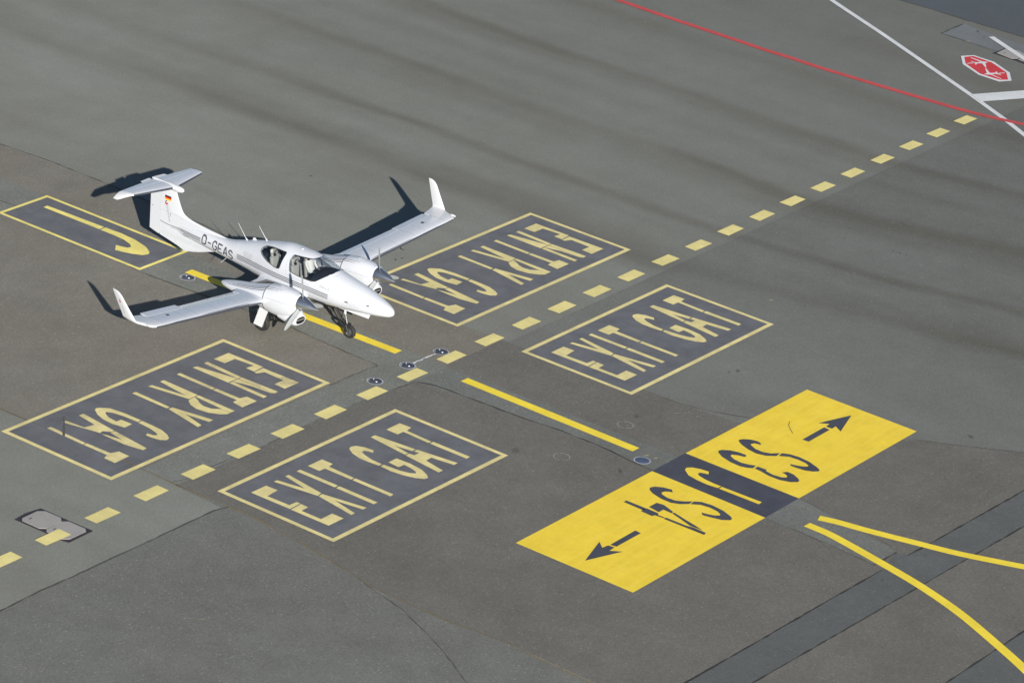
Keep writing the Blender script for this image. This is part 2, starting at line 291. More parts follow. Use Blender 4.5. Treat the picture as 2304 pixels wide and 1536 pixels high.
TR_DATA={"EXIT":{"E":[[[-9.862,-4.573],[-9.245,-4.577],[-9.226,-4.957],[-9.699,-4.998],[-9.675,-5.719],[-9.393,-5.737],[-9.386,-5.855],[-9.84,-5.876]],[[-9.852,-5.917],[-9.394,-5.889],[-9.404,-6.136],[-9.694,-6.151],[-9.686,-6.797],[-9.218,-6.794],[-9.212,-7.175],[-9.833,-7.17]]],"X":[[[-8.912,-4.562],[-8.774,-4.57],[-8.605,-5.389],[-8.424,-4.557],[-8.292,-4.571],[-8.493,-5.843],[-8.686,-5.887]],[[-8.688,-5.916],[-8.517,-5.894],[-8.265,-7.193],[-8.423,-7.194],[-8.569,-6.375],[-8.753,-7.183],[-8.904,-7.189]]],"I":[[[-7.967,-4.576],[-7.815,-4.574],[-7.808,-5.863],[-7.954,-5.868]],[[-7.965,-5.921],[-7.81,-5.914],[-7.807,-7.193],[-7.966,-7.195]]],"T":[[[-7.486,-4.569],[-6.884,-4.571],[-6.886,-4.944],[-7.092,-4.974],[-7.123,-5.867],[-7.259,-5.872],[-7.266,-4.978],[-7.49,-4.969]],[[-7.258,-5.915],[-7.116,-5.905],[-7.108,-7.189],[-7.262,-7.207]]],"G":[[[-5.515,-5.249],[-5.387,-5.157],[-5.422,-4.866],[-5.533,-4.658],[-5.693,-4.604],[-5.821,-4.664],[-5.975,-4.895],[-6.063,-5.215],[-6.061,-5.507],[-6.026,-5.848],[-5.894,-5.848],[-5.878,-5.498],[-5.795,-5.184],[-5.703,-5.007],[-5.596,-5.004],[-5.54,-5.119]],[[-6.023,-5.904],[-6.058,-6.268],[-5.993,-6.665],[-5.886,-6.983],[-5.744,-7.184],[-5.623,-7.207],[-5.499,-7.085],[-5.35,-6.793],[-5.283,-6.339],[-5.315,-5.891],[-5.67,-5.898],[-5.7,-6.267],[-5.469,-6.28],[-5.495,-6.525],[-5.562,-6.742],[-5.644,-6.818],[-5.751,-6.7],[-5.838,-6.41],[-5.885,-5.899]]],"A":[[[-4.788,-4.585],[-4.603,-4.595],[-4.465,-5.888],[-4.62,-5.903],[-4.717,-5.381],[-4.814,-5.904],[-4.957,-5.907]],[[-4.976,-5.944],[-4.817,-5.934],[-4.793,-6.095],[-4.585,-6.107],[-4.596,-5.934],[-4.452,-5.932],[-4.277,-7.191],[-4.449,-7.199],[-4.558,-6.499],[-4.811,-6.522],[-4.956,-7.197],[-5.137,-7.196]]],"T2":[[[-4.082,-4.58],[-3.479,-4.578],[-3.457,-4.965],[-3.709,-5.009],[-3.745,-5.892],[-3.881,-5.892],[-3.837,-4.984],[-4.089,-4.983]],[[-3.88,-5.936],[-3.719,-5.926],[-3.709,-7.188],[-3.875,-7.192]]]},"ENTRY":{"E":[[[10.823,1.585],[11.457,1.58],[11.466,0.317],[11.034,0.279],[11.042,0.587],[11.337,0.552],[11.283,1.194],[10.839,1.198]],[[11.002,0.248],[11.409,0.259],[11.425,-1.029],[10.802,-1.028],[10.817,-0.638],[11.205,-0.65],[11.226,0.05],[10.99,0.153]]],"N":[[[10.379,1.578],[10.537,1.576],[10.47,0.284],[10.316,0.284]],[[10.311,0.255],[10.462,0.256],[10.508,-1.023],[10.345,-1.036]],[[9.917,1.599],[10.068,1.567],[10.303,0.284],[10.061,0.289],[9.903,0.282]],[[10.287,0.251],[10.332,-1.036],[10.277,-0.944],[10.214,-0.286],[10.058,0.257]],[[9.903,0.248],[10.044,0.234],[10.022,-1.028],[9.865,-1.033]]],"T":[[[9.232,1.6],[9.38,1.593],[9.348,0.287],[9.214,0.284]],[[9.207,0.244],[9.353,0.248],[9.36,-0.6],[9.593,-0.658],[9.577,-1.03],[8.954,-1.027],[9.02,-0.632],[9.206,-0.618]]],"R":[[[8.515,1.586],[8.669,1.584],[8.644,0.316],[8.439,0.306],[8.256,0.3],[8.029,1.59],[8.17,1.587],[8.364,0.516]],[[8.509,0.281],[8.641,0.284],[8.624,-1.032],[8.452,-1.033],[8.448,-0.749]],[[8.471,0.279],[8.264,0.272],[8.157,0.236],[8.002,0.028],[7.923,-0.242],[7.979,-0.625],[8.156,-0.918],[8.311,-1.038],[8.44,-1.034],[8.435,-0.75],[8.402,-0.677],[8.247,-0.514],[8.215,-0.262],[8.278,-0.067],[8.366,0.061]]],"Y":[[[7.351,1.588],[7.498,1.578],[7.463,0.311],[7.333,0.308]],[[7.342,0.256],[7.496,0.25],[7.737,-1.012],[7.555,-1.025],[7.437,-0.281],[7.239,-1.025],[7.075,-1.031]]],"G":[[[5.784,1.551],[5.886,1.599],[5.987,1.548],[6.166,1.342],[6.234,0.839],[6.238,0.282],[6.089,0.263],[6.068,0.756],[6.009,1.095],[5.918,1.26],[5.842,1.224],[5.714,0.998],[5.672,0.669],[5.855,0.659],[5.869,0.283],[5.554,0.262],[5.476,0.647],[5.505,1.009],[5.613,1.305]],[[6.068,0.226],[6.225,0.238],[6.221,-0.146],[6.191,-0.505],[6.081,-0.796],[5.962,-0.968],[5.819,-1.011],[5.688,-0.879],[5.627,-0.631],[5.624,-0.432],[5.741,-0.378],[5.777,-0.561],[5.869,-0.639],[5.947,-0.518],[6.021,-0.252]]],"A":[[[5.194,1.602],[5.369,1.587],[5.2,0.319],[5.084,0.308],[4.941,0.516],[4.806,0.476],[4.54,1.621],[4.687,1.607],[4.737,0.995],[5.076,0.928]],[[4.778,0.413],[4.836,0.288],[4.932,-0.207],[5.017,0.299],[5.191,0.283],[5.037,-0.978],[4.875,-1.003],[4.761,-0.441]]],"T2":[[[3.954,1.621],[4.093,1.614],[4.052,0.321],[3.927,0.318]],[[3.928,0.285],[4.064,0.288],[4.083,-0.535],[4.333,-0.618],[4.324,-0.987],[3.727,-1.013],[3.732,-0.623],[3.931,-0.546]]]},"S4":{"S":[[[-1.294,-12.246],[-1.171,-12.124],[-1.235,-11.892],[-1.367,-11.706],[-1.509,-11.646],[-1.637,-11.706],[-1.766,-11.9],[-1.867,-12.242],[-1.869,-12.556],[-1.745,-12.784],[-1.553,-12.946],[-1.336,-12.921],[-1.53,-12.756],[-1.661,-12.571],[-1.682,-12.312],[-1.616,-12.111],[-1.531,-12.034],[-1.425,-12.06],[-1.332,-12.154]],[[-1.54,-12.977],[-1.323,-12.952],[-1.189,-13.111],[-1.137,-13.426],[-1.19,-13.808],[-1.316,-14.122],[-1.413,-14.243],[-1.529,-14.262],[-1.689,-14.098],[-1.795,-13.784],[-1.841,-13.572],[-1.73,-13.464],[-1.675,-13.666],[-1.606,-13.813],[-1.503,-13.907],[-1.43,-13.878],[-1.344,-13.717],[-1.309,-13.462],[-1.361,-13.187]]],"4":[[[-2.796,-11.656],[-2.665,-11.659],[-2.658,-12.295],[-2.828,-12.256],[-2.815,-12.305]],[[-2.907,-12.298],[-2.646,-12.306],[-2.657,-12.694],[-2.742,-12.741],[-2.734,-12.956],[-2.793,-12.95],[-2.833,-12.687],[-2.924,-12.671]],[[-2.824,-12.978],[-2.715,-12.982],[-2.705,-13.622],[-2.648,-13.814],[-2.66,-14.224],[-2.803,-14.261]],[[-2.536,-12.309],[-2.165,-12.309],[-2.126,-12.516],[-2.287,-12.924],[-2.39,-12.935],[-2.374,-12.665],[-2.598,-12.662]],[[-2.381,-12.953],[-2.304,-12.975],[-2.436,-13.442],[-2.522,-13.806],[-2.614,-14.097],[-2.636,-13.806],[-2.643,-13.715]]],"arrow":[[[-5.167,-12.871],[-3.971,-12.849],[-3.986,-13.04],[-5.128,-13.044]],[[-6.408,-12.941],[-5.239,-12.577],[-5.464,-12.83],[-5.236,-12.855],[-5.204,-13.039],[-5.468,-13.055],[-5.242,-13.325]]]},"S3":{"S":[[[3.114,-12.249],[3.227,-12.144],[3.248,-12.031],[3.191,-11.848],[3.061,-11.692],[2.937,-11.633],[2.844,-11.673],[2.71,-11.86],[2.589,-12.159],[2.539,-12.469],[2.628,-12.729],[2.835,-12.933],[3.086,-12.903],[2.863,-12.736],[2.768,-12.52],[2.777,-12.275],[2.885,-12.066],[2.938,-12.012],[3.056,-12.055],[3.1,-12.155]],[[2.887,-12.979],[3.118,-12.942],[3.232,-13.134],[3.274,-13.424],[3.23,-13.767],[3.108,-14.079],[3.013,-14.244],[2.909,-14.281],[2.767,-14.175],[2.653,-13.973],[2.617,-13.722],[2.611,-13.557],[2.693,-13.469],[2.748,-13.639],[2.837,-13.818],[2.935,-13.905],[3.006,-13.888],[3.073,-13.748],[3.103,-13.493],[3.067,-13.2]]],"3":[[[2.13,-12.377],[2.246,-12.309],[2.23,-12.073],[2.154,-11.844],[2.0,-11.667],[1.884,-11.635],[1.779,-11.693],[1.628,-11.911],[1.516,-12.263],[1.495,-12.593],[1.565,-12.784],[1.662,-12.91],[1.873,-12.88],[1.784,-12.721],[1.715,-12.489],[1.755,-12.225],[1.859,-12.046],[1.945,-12.022],[2.041,-12.157],[2.091,-12.323]],[[1.686,-12.962],[1.86,-12.948],[1.877,-13.232],[1.794,-13.257],[1.74,-13.535],[1.789,-13.778],[1.878,-13.877],[1.963,-13.854],[2.027,-13.763],[2.062,-13.615],[2.215,-13.702],[2.194,-13.911],[2.089,-14.114],[1.993,-14.226],[1.876,-14.249],[1.71,-14.101],[1.597,-13.822],[1.592,-13.473],[1.672,-13.148]]],"arrow":[[[4.326,-12.851],[5.506,-12.838],[5.493,-13.034],[4.341,-13.049]],[[5.581,-12.852],[5.82,-12.823],[5.615,-12.57],[6.816,-12.943],[5.629,-13.31],[5.82,-13.031],[5.596,-13.042]]],"J":[[[0.393,-12.284],[0.544,-12.192],[0.506,-11.94],[0.411,-11.726],[0.279,-11.629],[0.134,-11.678],[-0.076,-11.934],[-0.151,-12.26],[-0.175,-12.629],[-0.131,-12.933],[0.027,-12.938],[0.026,-12.692],[0.057,-12.397],[0.12,-12.158],[0.194,-12.057],[0.303,-12.056],[0.354,-12.16]],[[-0.137,-12.976],[0.02,-12.97],[0.054,-14.241],[-0.114,-14.253]]]},"JJ":{"J":[[[0.456,12.33],[0.642,12.34],[0.716,10.075],[0.475,10.053]],[[0.465,10.008],[0.716,10.022],[0.75,9.403],[0.693,8.793],[0.53,8.232],[0.311,7.894],[0.161,7.804],[-0.031,7.877],[-0.197,8.145],[-0.313,8.457],[-0.364,8.672],[-0.057,8.91],[-0.012,8.725],[0.054,8.54],[0.185,8.518],[0.317,8.669],[0.429,9.012],[0.47,9.503]]]},"OCT":{"outer":[[[37.101,0.954],[37.59,0.685],[37.559,-0.186],[36.995,-1.156],[36.267,-1.641],[35.802,-1.384],[35.819,-0.534],[36.361,0.446]]],"inner":[[[37.1,0.81],[37.475,0.645],[37.423,-0.161],[36.908,-1.062],[36.258,-1.504],[35.983,-1.315],[35.974,-0.496],[36.508,0.412]]],"planeA":[[[37.201,0.598],[37.264,0.609],[37.219,0.114],[37.345,-0.069],[37.153,-0.043],[36.761,-0.314],[36.714,-0.293],[37.02,0.017],[36.87,0.127],[36.666,0.078],[36.831,0.232],[36.844,0.393],[36.896,0.406],[36.921,0.216],[37.116,0.14]]],"planeB":[[[36.136,-1.304],[36.084,-1.3],[36.183,-0.832],[36.02,-0.621],[36.226,-0.639],[36.617,-0.345],[36.658,-0.367],[36.326,-0.7],[36.504,-0.818],[36.698,-0.767],[36.547,-0.904],[36.526,-1.067],[36.461,-1.079],[36.424,-0.898],[36.259,-0.822]]],"txtA":[[36.547,0.367],[36.787,0.25]],"txtB":[[36.592,-0.934],[36.816,-1.06]]},"COVER":{"frame":[[[-15.584,-1.49],[-15.145,-1.44],[-14.849,-1.475],[-14.644,-1.511],[-14.622,-1.617],[-14.616,-2.272],[-14.58,-3.255],[-14.845,-3.259],[-15.506,-3.279],[-15.546,-3.122],[-15.547,-2.471],[-15.565,-1.691]]],"cover":[[[-15.412,-1.584],[-14.83,-1.57],[-14.676,-1.709],[-14.659,-2.234],[-14.786,-2.364],[-15.375,-2.382],[-15.504,-2.25],[-15.509,-1.68]],[[-15.405,-2.416],[-14.799,-2.383],[-14.661,-2.508],[-14.65,-3.069],[-14.752,-3.175],[-15.359,-3.186],[-15.526,-3.035],[-15.501,-2.512]]]},"TR":{"slab":[[[38.761,2.736],[40.436,2.77],[40.04,-0.68],[38.553,-1.502]]],"slabframe":[[[38.382,0.346],[39.381,0.323],[39.068,-1.411],[38.224,-1.492],[38.359,-0.681]]],"slabcover":[[[38.514,0.244],[39.211,0.266],[39.408,-0.132],[39.253,-0.57],[38.619,-0.574],[38.414,-0.417]],[[38.541,-0.637],[39.221,-0.608],[39.263,-1.071],[38.98,-1.344],[38.407,-1.39],[38.494,-1.091]]]},"LINES":{"crack_orange":[[-11.003,3.835],[-11.061,3.024],[-11.02,2.247],[-10.985,1.406],[-10.923,-0.611],[-10.933,-1.532],[-10.98,-3.187],[-10.933,-4.309],[-10.901,-5.371],[-11.032,-6.377],[-11.184,-7.684],[-11.419,-8.893],[-11.698,-10.264],[-11.711,-12.387],[-11.502,-14.3],[-11.61,-15.733],[-11.622,-16.81],[-11.699,-18.051]],"crack_low":[[-11.51,-9.399],[-11.83,-10.367],[-12.067,-11.33],[-12.596,-12.506],[-13.189,-13.646],[-13.867,-14.7],[-14.574,-15.63]],"joint_ll":[[-20.322,-4.563],[-19.44,-4.611],[-17.964,-4.564],[-16.539,-4.596],[-15.045,-4.597],[-13.712,-4.619],[-12.474,-4.598],[-11.416,-4.598],[-10.916,-4.704]],"trench_up":[[-11.071,-18.406],[-9.901,-18.428],[-6.849,-18.508],[-3.777,-18.568],[-0.941,-18.647]],"trench_up2":[[0.327,-18.68],[1.573,-18.742],[6.294,-18.885],[8.628,-18.957]],"trench_jog":[[-0.849,-18.358],[0.259,-18.377]],"trench_jog2":[[1.051,-14.798],[0.818,-16.408],[0.327,-18.68]],"trench_low":[[-9.858,-19.549],[-8.656,-19.598],[-3.944,-19.744],[4.31,-19.992],[6.565,-20.081]],"corner":[[-6.248,-22.954],[-5.039,-22.997],[-1.11,-23.018],[1.07,-23.074]],"S1a":[[3.337,18.018],[3.294,16.815],[3.368,16.117],[3.46,14.68],[3.431,12.498],[3.351,10.678],[3.271,9.12],[3.21,8.206],[3.092,7.304],[2.86,5.702]],"S1b":[[3.611,-7.482],[3.649,-8.229],[3.662,-8.989],[3.873,-9.84],[4.185,-10.619],[4.427,-11.065]],"S1c":[[6.827,-15.073],[7.24,-15.707],[7.627,-16.356],[8.518,-17.643],[9.158,-18.669]],"L1":[[-0.274,14.197],[-0.113,13.048],[-0.369,10.618],[-1.019,7.187],[-0.96,5.673],[-0.851,4.052],[-0.647,2.163],[-0.784,0.754],[-0.851,-0.612],[-0.893,-1.781]],"L1b":[[-0.893,-1.781],[-1.836,-1.72],[-3.006,-1.724]],"low":[[-0.957,-3.192],[-0.713,-3.719],[-0.634,-5.233],[-0.581,-6.436],[-0.433,-7.71],[-0.404,-9.055],[-0.495,-10.018],[-0.603,-11.101]],"low2":[[-0.673,-14.813],[-0.7,-15.947],[-0.739,-17.09],[-0.849,-18.358]],"dashlow":[[-0.909,-3.155],[-1.559,-3.101],[-3.006,-2.966],[-4.354,-2.934],[-5.518,-2.93],[-7.28,-2.968],[-9.025,-2.874],[-10.51,-2.904],[-10.914,-2.79]],"TR":[[40.873,7.091],[40.817,5.87],[40.92,4.168],[40.919,2.869],[41.001,0.487],[41.141,-1.246]],"TRslab":[[38.752,2.745],[40.421,2.755]],"TRslab2":[[38.752,2.745],[38.747,-0.772]],"red":[[31.842,13.823],[31.786,12.632],[31.69,10.273],[31.673,8.788],[31.657,7.319],[31.629,6.05],[31.663,4.832],[31.651,3.69],[31.713,2.641],[31.804,1.154],[31.878,0.058],[31.965,-1.041],[32.047,-1.936],[32.193,-2.788],[32.373,-3.51],[32.575,-4.216],[33.072,-5.642]],"white1":[[39.119,8.398],[38.623,7.513],[38.125,6.594],[36.918,4.322],[36.056,2.772],[33.651,-1.51],[32.432,-3.557],[31.655,-4.73],[29.923,-7.357]],"white2":[[33.546,-1.725],[35.335,-2.676],[37.256,-3.726]],"white3":[[39.942,1.295],[38.791,-0.747],[37.413,-3.277]],"curve1":[[0.42,-15.836],[0.609,-16.396],[0.769,-17.139],[1.135,-18.448],[1.475,-19.624],[2.124,-21.213],[2.585,-22.249]],"curve2":[[-0.175,-15.827],[-0.196,-16.474],[-0.308,-17.102],[-0.598,-18.384],[-0.969,-19.831],[-1.53,-21.363],[-2.27,-22.837],[-2.919,-24.027],[-3.819,-25.488]],"smudge":[[-10.12,1.827],[-10.463,1.498],[-10.779,1.224],[-11.033,1.008]],"crack_yellow":[[5.102,-11.969],[4.852,-12.098],[4.618,-12.277],[4.489,-12.432]]}}
T = TR_DATA; LN = T['LINES']
# ------------------------------------------------------------------ the apron
Z0, Z1, Z2, Z3, Z4, Z5, Z6 = 0., .004, .008, .012, .016, .020, .024
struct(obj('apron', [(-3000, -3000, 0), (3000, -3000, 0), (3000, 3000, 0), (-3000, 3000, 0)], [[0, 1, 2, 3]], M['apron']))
def patch(name, pts, z, mat): return struct(flat(name, [pts], z, mat))
S1 = [(3.3, 60), (3.29, 16.8), (3.43, 12.5), (3.27, 9.1), (3.09, 7.3), (2.95, 5.0), (3.05, 1.5), (3.3, -1.8), (3.45, -5.0)] + [tuple(p) for p in LN['S1b']]
S1 += [(4.6, -12.2), (5.6, -13.6)] + [tuple(p) for p in LN['S1c']]
CR = [tuple(p) for p in LN['crack_orange']]
patch('asphalt_patch', [(3.3, 60)] + S1[1:] + [(14, -26), (14, -60), (-12, -60)] + CR[::-1] + [(-11.1, 4), (-11.3, 60)], Z1, M['brown'])
patch('asphalt_patch', [(-60, -4.8)] + [(-19.4, -4.62), (-11.1, -4.6)] + CR[5:] + [(-12, -60), (-60, -60)], Z2, M['lowleft'])
patch('asphalt_patch', [(3.4, -7.9), (3.55, -9.0), (3.9, -11.0), (4.6, -12.2), (5.6, -13.6), (6.83, -15.07), (8.52, -17.64), (14, -26), (60, -26), (60, -3.3), (3.35, -3.3)], Z2, M['rightgreen'])
LOWR = [(-11, -2.9), (-7.3, -2.96), (-4.35, -2.93), (-.96, -3.1), (3.35, -3.1), (3.4, -7.9), (3.63, -7.78), (3.66, -8.99), (3.9, -11.0), (4.6, -12.2), (5.6, -13.6), (6.83, -15.07), (8.52, -17.64), (14, -26), (14, -60), (-12, -60)]+CR[::-1][3:-5]
patch('asphalt_patch', LOWR, Z2+.002, M['lowright'])
# patched-over trenches under the taxi line and the dashed line
patch('asphalt_strip', [(-1.0, 60), (-1.0, 13.6), (-1.0, 7.2), (-.7, 2.2), (-.89, -1.72), (-11, -1.7), (-11, -2.95), (-7.3, -2.97), (-4.35, -2.95), (-.96, -3.15), (.55, -3.2), (.62, -1.5), (.9, 3), (1.14, 7.14), (1.2, 13), (1.2, 60)], Z3, M['strip'])
patch('asphalt_strip', [(-.96, -3.15), (-.8, -4.2), (-.6, -5.3), (-.45, -7.7), (-.58, -11.1), (-.68, -14.8), (-.82, -18.3), (.31, -18.32), (1.05, -14.8), (.69, -11.0), (.66, -7), (.55, -3.2)], Z3, M['striplow'])
tu = [tuple(p) for p in LN['trench_up']]; tu2 = [tuple(p) for p in LN['trench_up2']]; tl = [tuple(p) for p in LN['trench_low']]; co = [tuple(p) for p in LN['corner']]
patch('trench_strip', tu + [tuple(p) for p in LN['trench_jog'][1:]] + tu2 + tl[::-1], Z3+.002, M['trench'])
patch('asphalt_patch', co + [(co[-1][0]+6, co[-1][1]-14), (co[0][0]-8, co[0][1]-14)], Z3+.002, M['trench'])
TRl = [tuple(p) for p in LN['TR']]
patch('far_slab', TRl + [(80, -6), (80, 40), (42, 40)], Z2, M['slab'])
patch('concrete_patch', T['TR']['slab'][0], Z3, M['farpatch'])
def line(name, key, wdt, z, mat, sm=1, jit=0., wj=0., ext=None):
    pts = [tuple(p) for p in LN[key]]
    if ext: pts = ([ext[0]] if ext[0] else []) + pts + ([ext[1]] if ext[1] else [])
    if sm > 1: pts = spline(pts, sm)
    v, f = ribbon(pts, wdt, z, jit, wj); return obj(name, v, f, mat, recalc=False)
for k, wd, m_, jt in (('crack_orange', .036, 'moss', .010), ('crack_low', .035, 'joint', .012), ('joint_ll', .042, 'joint', .007), ('trench_up', .05, 'darkjoint', .003), ('trench_up2', .05, 'darkjoint', .003),
                  ('trench_jog', .04, 'darkjoint', .003), ('trench_jog2', .022, 'joint', .006), ('trench_low', .05, 'darkjoint', .003), ('corner', .05, 'darkjoint', .003), ('S1a', .045, 'joint', .008), ('S1b', .04, 'joint', .01),
                  ('S1c', .035, 'joint', .01), ('L1', .05, 'joint', .008), ('L1b', .03, 'joint', .01), ('low', .05, 'darkjoint', .012), ('low2', .05, 'joint', .01), ('dashlow', .03, 'joint', .012), ('TR', .06, 'joint', .005),
                  ('TRslab', .07, 'joint', .006), ('TRslab2', .05, 'joint', .006)):
    struct(line('pavement_joint', k, wd*.85, Z4-.001 if k != 'crack_orange' else Z4+.002, M[m_], 1, jt, .7))
# hairline cracks, scars and small stains in the surface
def stain(x, y, rx, ry, rot, mat, z, n=14, name='stain'):
    pts = []
    for i in range(n):
        t = 2*pi*i/n; r = 1+random.uniform(-.3, .2)
        a, b = rx*cos(t)*r, ry*sin(t)*r
        pts.append((x+a*cos(rot)-b*sin(rot), y+a*sin(rot)+b*cos(rot)))
    return struct(flat(name, [pts], z, mat))
M['stainm'] = asphalt('oil_stain', (.098, .096, .092), (.11, .107, .10), seed=20, speck=.4)
M['paleflake'] = asphalt('old_paint_flake', (.34, .31, .20), (.22, .20, .14), seed=21, speck=.3)
for x, y, rx, ry, rt in STAINS: stain(x, y, rx, ry, rt, M['stainm'], Z4+.0005)
for x, y, rx, ry, rt in FLAKES: stain(x, y, rx, ry, rt, M['paleflake'], Z4+.0005, 9, 'paint_flake')
v, f = ribbon(LN['smudge'], .07, Z6, .01, .5); struct(obj('dark_smudge', v, f, M['stainm'], recalc=False))
# ------------------------------------------------------------------ painted panels
def frame_panel(name, x0, x1, y0, y1, label, letters, dx, bw=.14, bg='panel', bm_='pale', lm='pale', worn=()):
    t = empty(name, ((x0+x1)/2, (y0+y1)/2, Z4)); inv = Vector(((x0+x1)/2, (y0+y1)/2, Z4))
    def loc(o): o.parent = t; o.matrix_parent_inverse = Matrix.Translation(-inv); return o
    loc(flat('painted_ground', [[(x0+bw*.5, y0+bw*.5), (x1-bw*.5, y0+bw*.5), (x1-bw*.5, y1-bw*.5), (x0+bw*.5, y1-bw*.5)]], Z4, M[bg]))
    mb = MB(); o_ = [(x0, y0), (x1, y0), (x1, y1), (x0, y1)]; i_ = [(x0+bw, y0+bw), (x1-bw, y0+bw), (x1-bw, y1-bw), (x0+bw, y1-bw)]
    mb.add([(a, b, Z5) for a, b in o_+i_], [[k, (k+1) % 4, 4+(k+1) % 4, 4+k] for k in range(4)])
    loc(mb.obj('border', M[bm_]))
    for i, (k, ps) in enumerate(letters.items()):
        m_ = M['paleworn'] if i in worn else M[lm]
        loc(flat('letter', ps, Z5, m_, dx=dx, zs=.0015))
    return tag(t, label, 'ground marking', 'blue grey painted taxiway panels')
frame_panel('taxiway_sign', -12.06, -2.87, -1.63, 2.31, 'worn blue-grey panel with yellow upside-down ENTRY GAT, left of the aircraft nose', T['ENTRY'], -14.95, worn=(0, 1, 2, 6, 7), lm='pale')
frame_panel('taxiway_sign', 3.08, 12.06, -1.64, 2.25, 'blue-grey panel with yellow upside-down ENTRY GAT, behind the far propeller', T['ENTRY'], 0)
frame_panel('taxiway_sign', -10.46, -2.84, -7.84, -3.92, 'blue-grey panel reading EXIT GAT in yellow, in front of the near ENTRY panel', T['EXIT'], 0)
frame_panel('taxiway_sign', 3.08, 10.63, -7.86, -3.95, 'blue-grey panel reading EXIT GAT in yellow, next to the yellow arrow board', T['EXIT'], 13.57)
frame_panel('taxiway_sign', -.95, 1.26, 7.17, 12.92, 'long narrow blue-grey panel with one yellow J under the aircraft tail', T['JJ'], 0, bw=.12, lm='palej', bm_='palej')
# the yellow direction board painted on the ground
t = empty('direction_board', (.2, -12.95, Z4)); inv = Matrix.Translation(-Vector((.2, -12.95, Z4)))
def put(o): o.parent = t; o.matrix_parent_inverse = inv; return o
put(flat('yellow_field', [[(-6.94, -14.82), (-.67, -14.82), (-.62, -11.1), (-6.94, -11.1)]], Z4, M['yellow']))
put(flat('yellow_field', [[(1.04, -14.81), (7.35, -14.8), (7.35, -11.1), (1.04, -11.09)]], Z4, M['yellow']))
put(flat('dark_field', [[(-.667, -14.815), (1.037, -14.81), (1.037, -11.085), (-.617, -11.095)]], Z4, M['panel2']))
for k, q in list(T['S4'].items())+[(k, q) for k, q in T['S3'].items() if k != 'J']:
    put(flat('arrow' if k == 'arrow' else 'character', q, Z5, M['panel2'], zs=.0015))
put(flat('character', T['S3']['J'], Z5, M['yellow']))
put(line('paint_crack', 'crack_yellow', .012, Z6, M['joint'], 1, .02, .6))
tag(t, 'bright yellow painted board with S4 and S3 arrows and a dark J strip', 'ground marking')
# ------------------------------------------------------------------ dashed line
DU = [-17.42, -15.62, -13.74, -11.84, -9.96, -8.09, -6.22, -4.35, -2.49, -.63, 1.21, 3.05, 4.87, 6.69, 8.52, 10.36, 12.22, 14.08, 15.97, 17.84, 19.74, 21.64, 23.57, 25.52, 27.46, 29.34, 31.25]
ordn = ['first', 'second', 'third', 'fourth', 'fifth', 'sixth', 'seventh', 'eighth', 'ninth', 'tenth', 'eleventh', 'twelfth', 'thirteenth', 'fourteenth', 'fifteenth']
dash_v = [(-.46, -.215), (.46, -.215), (.46, .215), (-.46, .215)]
for i, u in enumerate(DU):
    v_ = -2.83 + (0.0125*max(0, u-14))
    j = [(x+random.uniform(-.012, .012), y+random.uniform(-.012, .012)) for x, y in dash_v]
    o = flat('painted_dash', [j], 0, M['dash']); o.location = (u, v_, Z4 if i != 1 else .034)
    n = len(DU)-1-i
    if i == 1: lb = 'pale yellow dash painted partly over the grey twin pit cover'
    elif i == 0: lb = 'pale yellow dash cut by the left edge of the photo below the pit cover'
    elif i < 9: lb = 'pale yellow dash, %s to the right of the grey twin pit cover' % ordn[i-2]
    elif i == 9: lb = 'yellow dash in the crossing just below the middle inset light'
    elif i == 10: lb = 'yellow dash beside the blue-ringed inset light right of the taxi line'
    else: lb = 'pale yellow dash, %s from the red line' % ordn[n] if n < 15 else 'pale yellow dash right of the one beside the blue inset light'
    tag(o, lb, 'road marking', 'pale yellow dashes of the dashed line')
# ------------------------------------------------------------------ lines
def seg(name, x0, y0, x1, y1, wdt, mat, z, label, n=8, cut=0.):
    p, q = Vector((x0, y0)), Vector((x1, y1)); pts = [tuple(p.lerp(q, i/n)) for i in range(n+1)]
    v, f = ribbon(pts, wdt, z, 0, .03); return tag(obj(name, v, f, mat, recalc=False), label, 'line')
seg('taxi_line', .13, 6.2, .30, -1.60, .33, M['line'], Z4, 'bright yellow taxi line running under the aircraft')
seg('taxi_line', .24, -4.02, .17, -10.02, .33, M['line'], Z4, 'bright yellow taxi line between the crossing and the yellow arrow board')
tag(line('taxi_line', 'curve1', .30, Z4+.006, M['line'], 5), 'yellow curved line leaving the board, the upper and flatter of the two curves', 'line')
tag(line('taxi_line', 'curve2', .30, Z5+.004, M['line'], 5), 'yellow curved line bending down to the bottom right corner', 'line')
tag(line('red_line', 'red', .27, Z5, M['red'], 4), 'long red line crossing the top right of the apron', 'line')
tag(line('white_line', 'white1', .21, Z4, M['white'], 1, ext=None), 'long diagonal white line crossing under the red line', 'line')
tag(line('white_line', 'white2', .72, Z5+.008, M['white'], 1), 'broad white bar branching off the long white line at the right edge', 'line')
tag(line('white_line', 'white3', .24, .036, M['white'], 1), 'short white line over the pit cover in the top right corner', 'line')
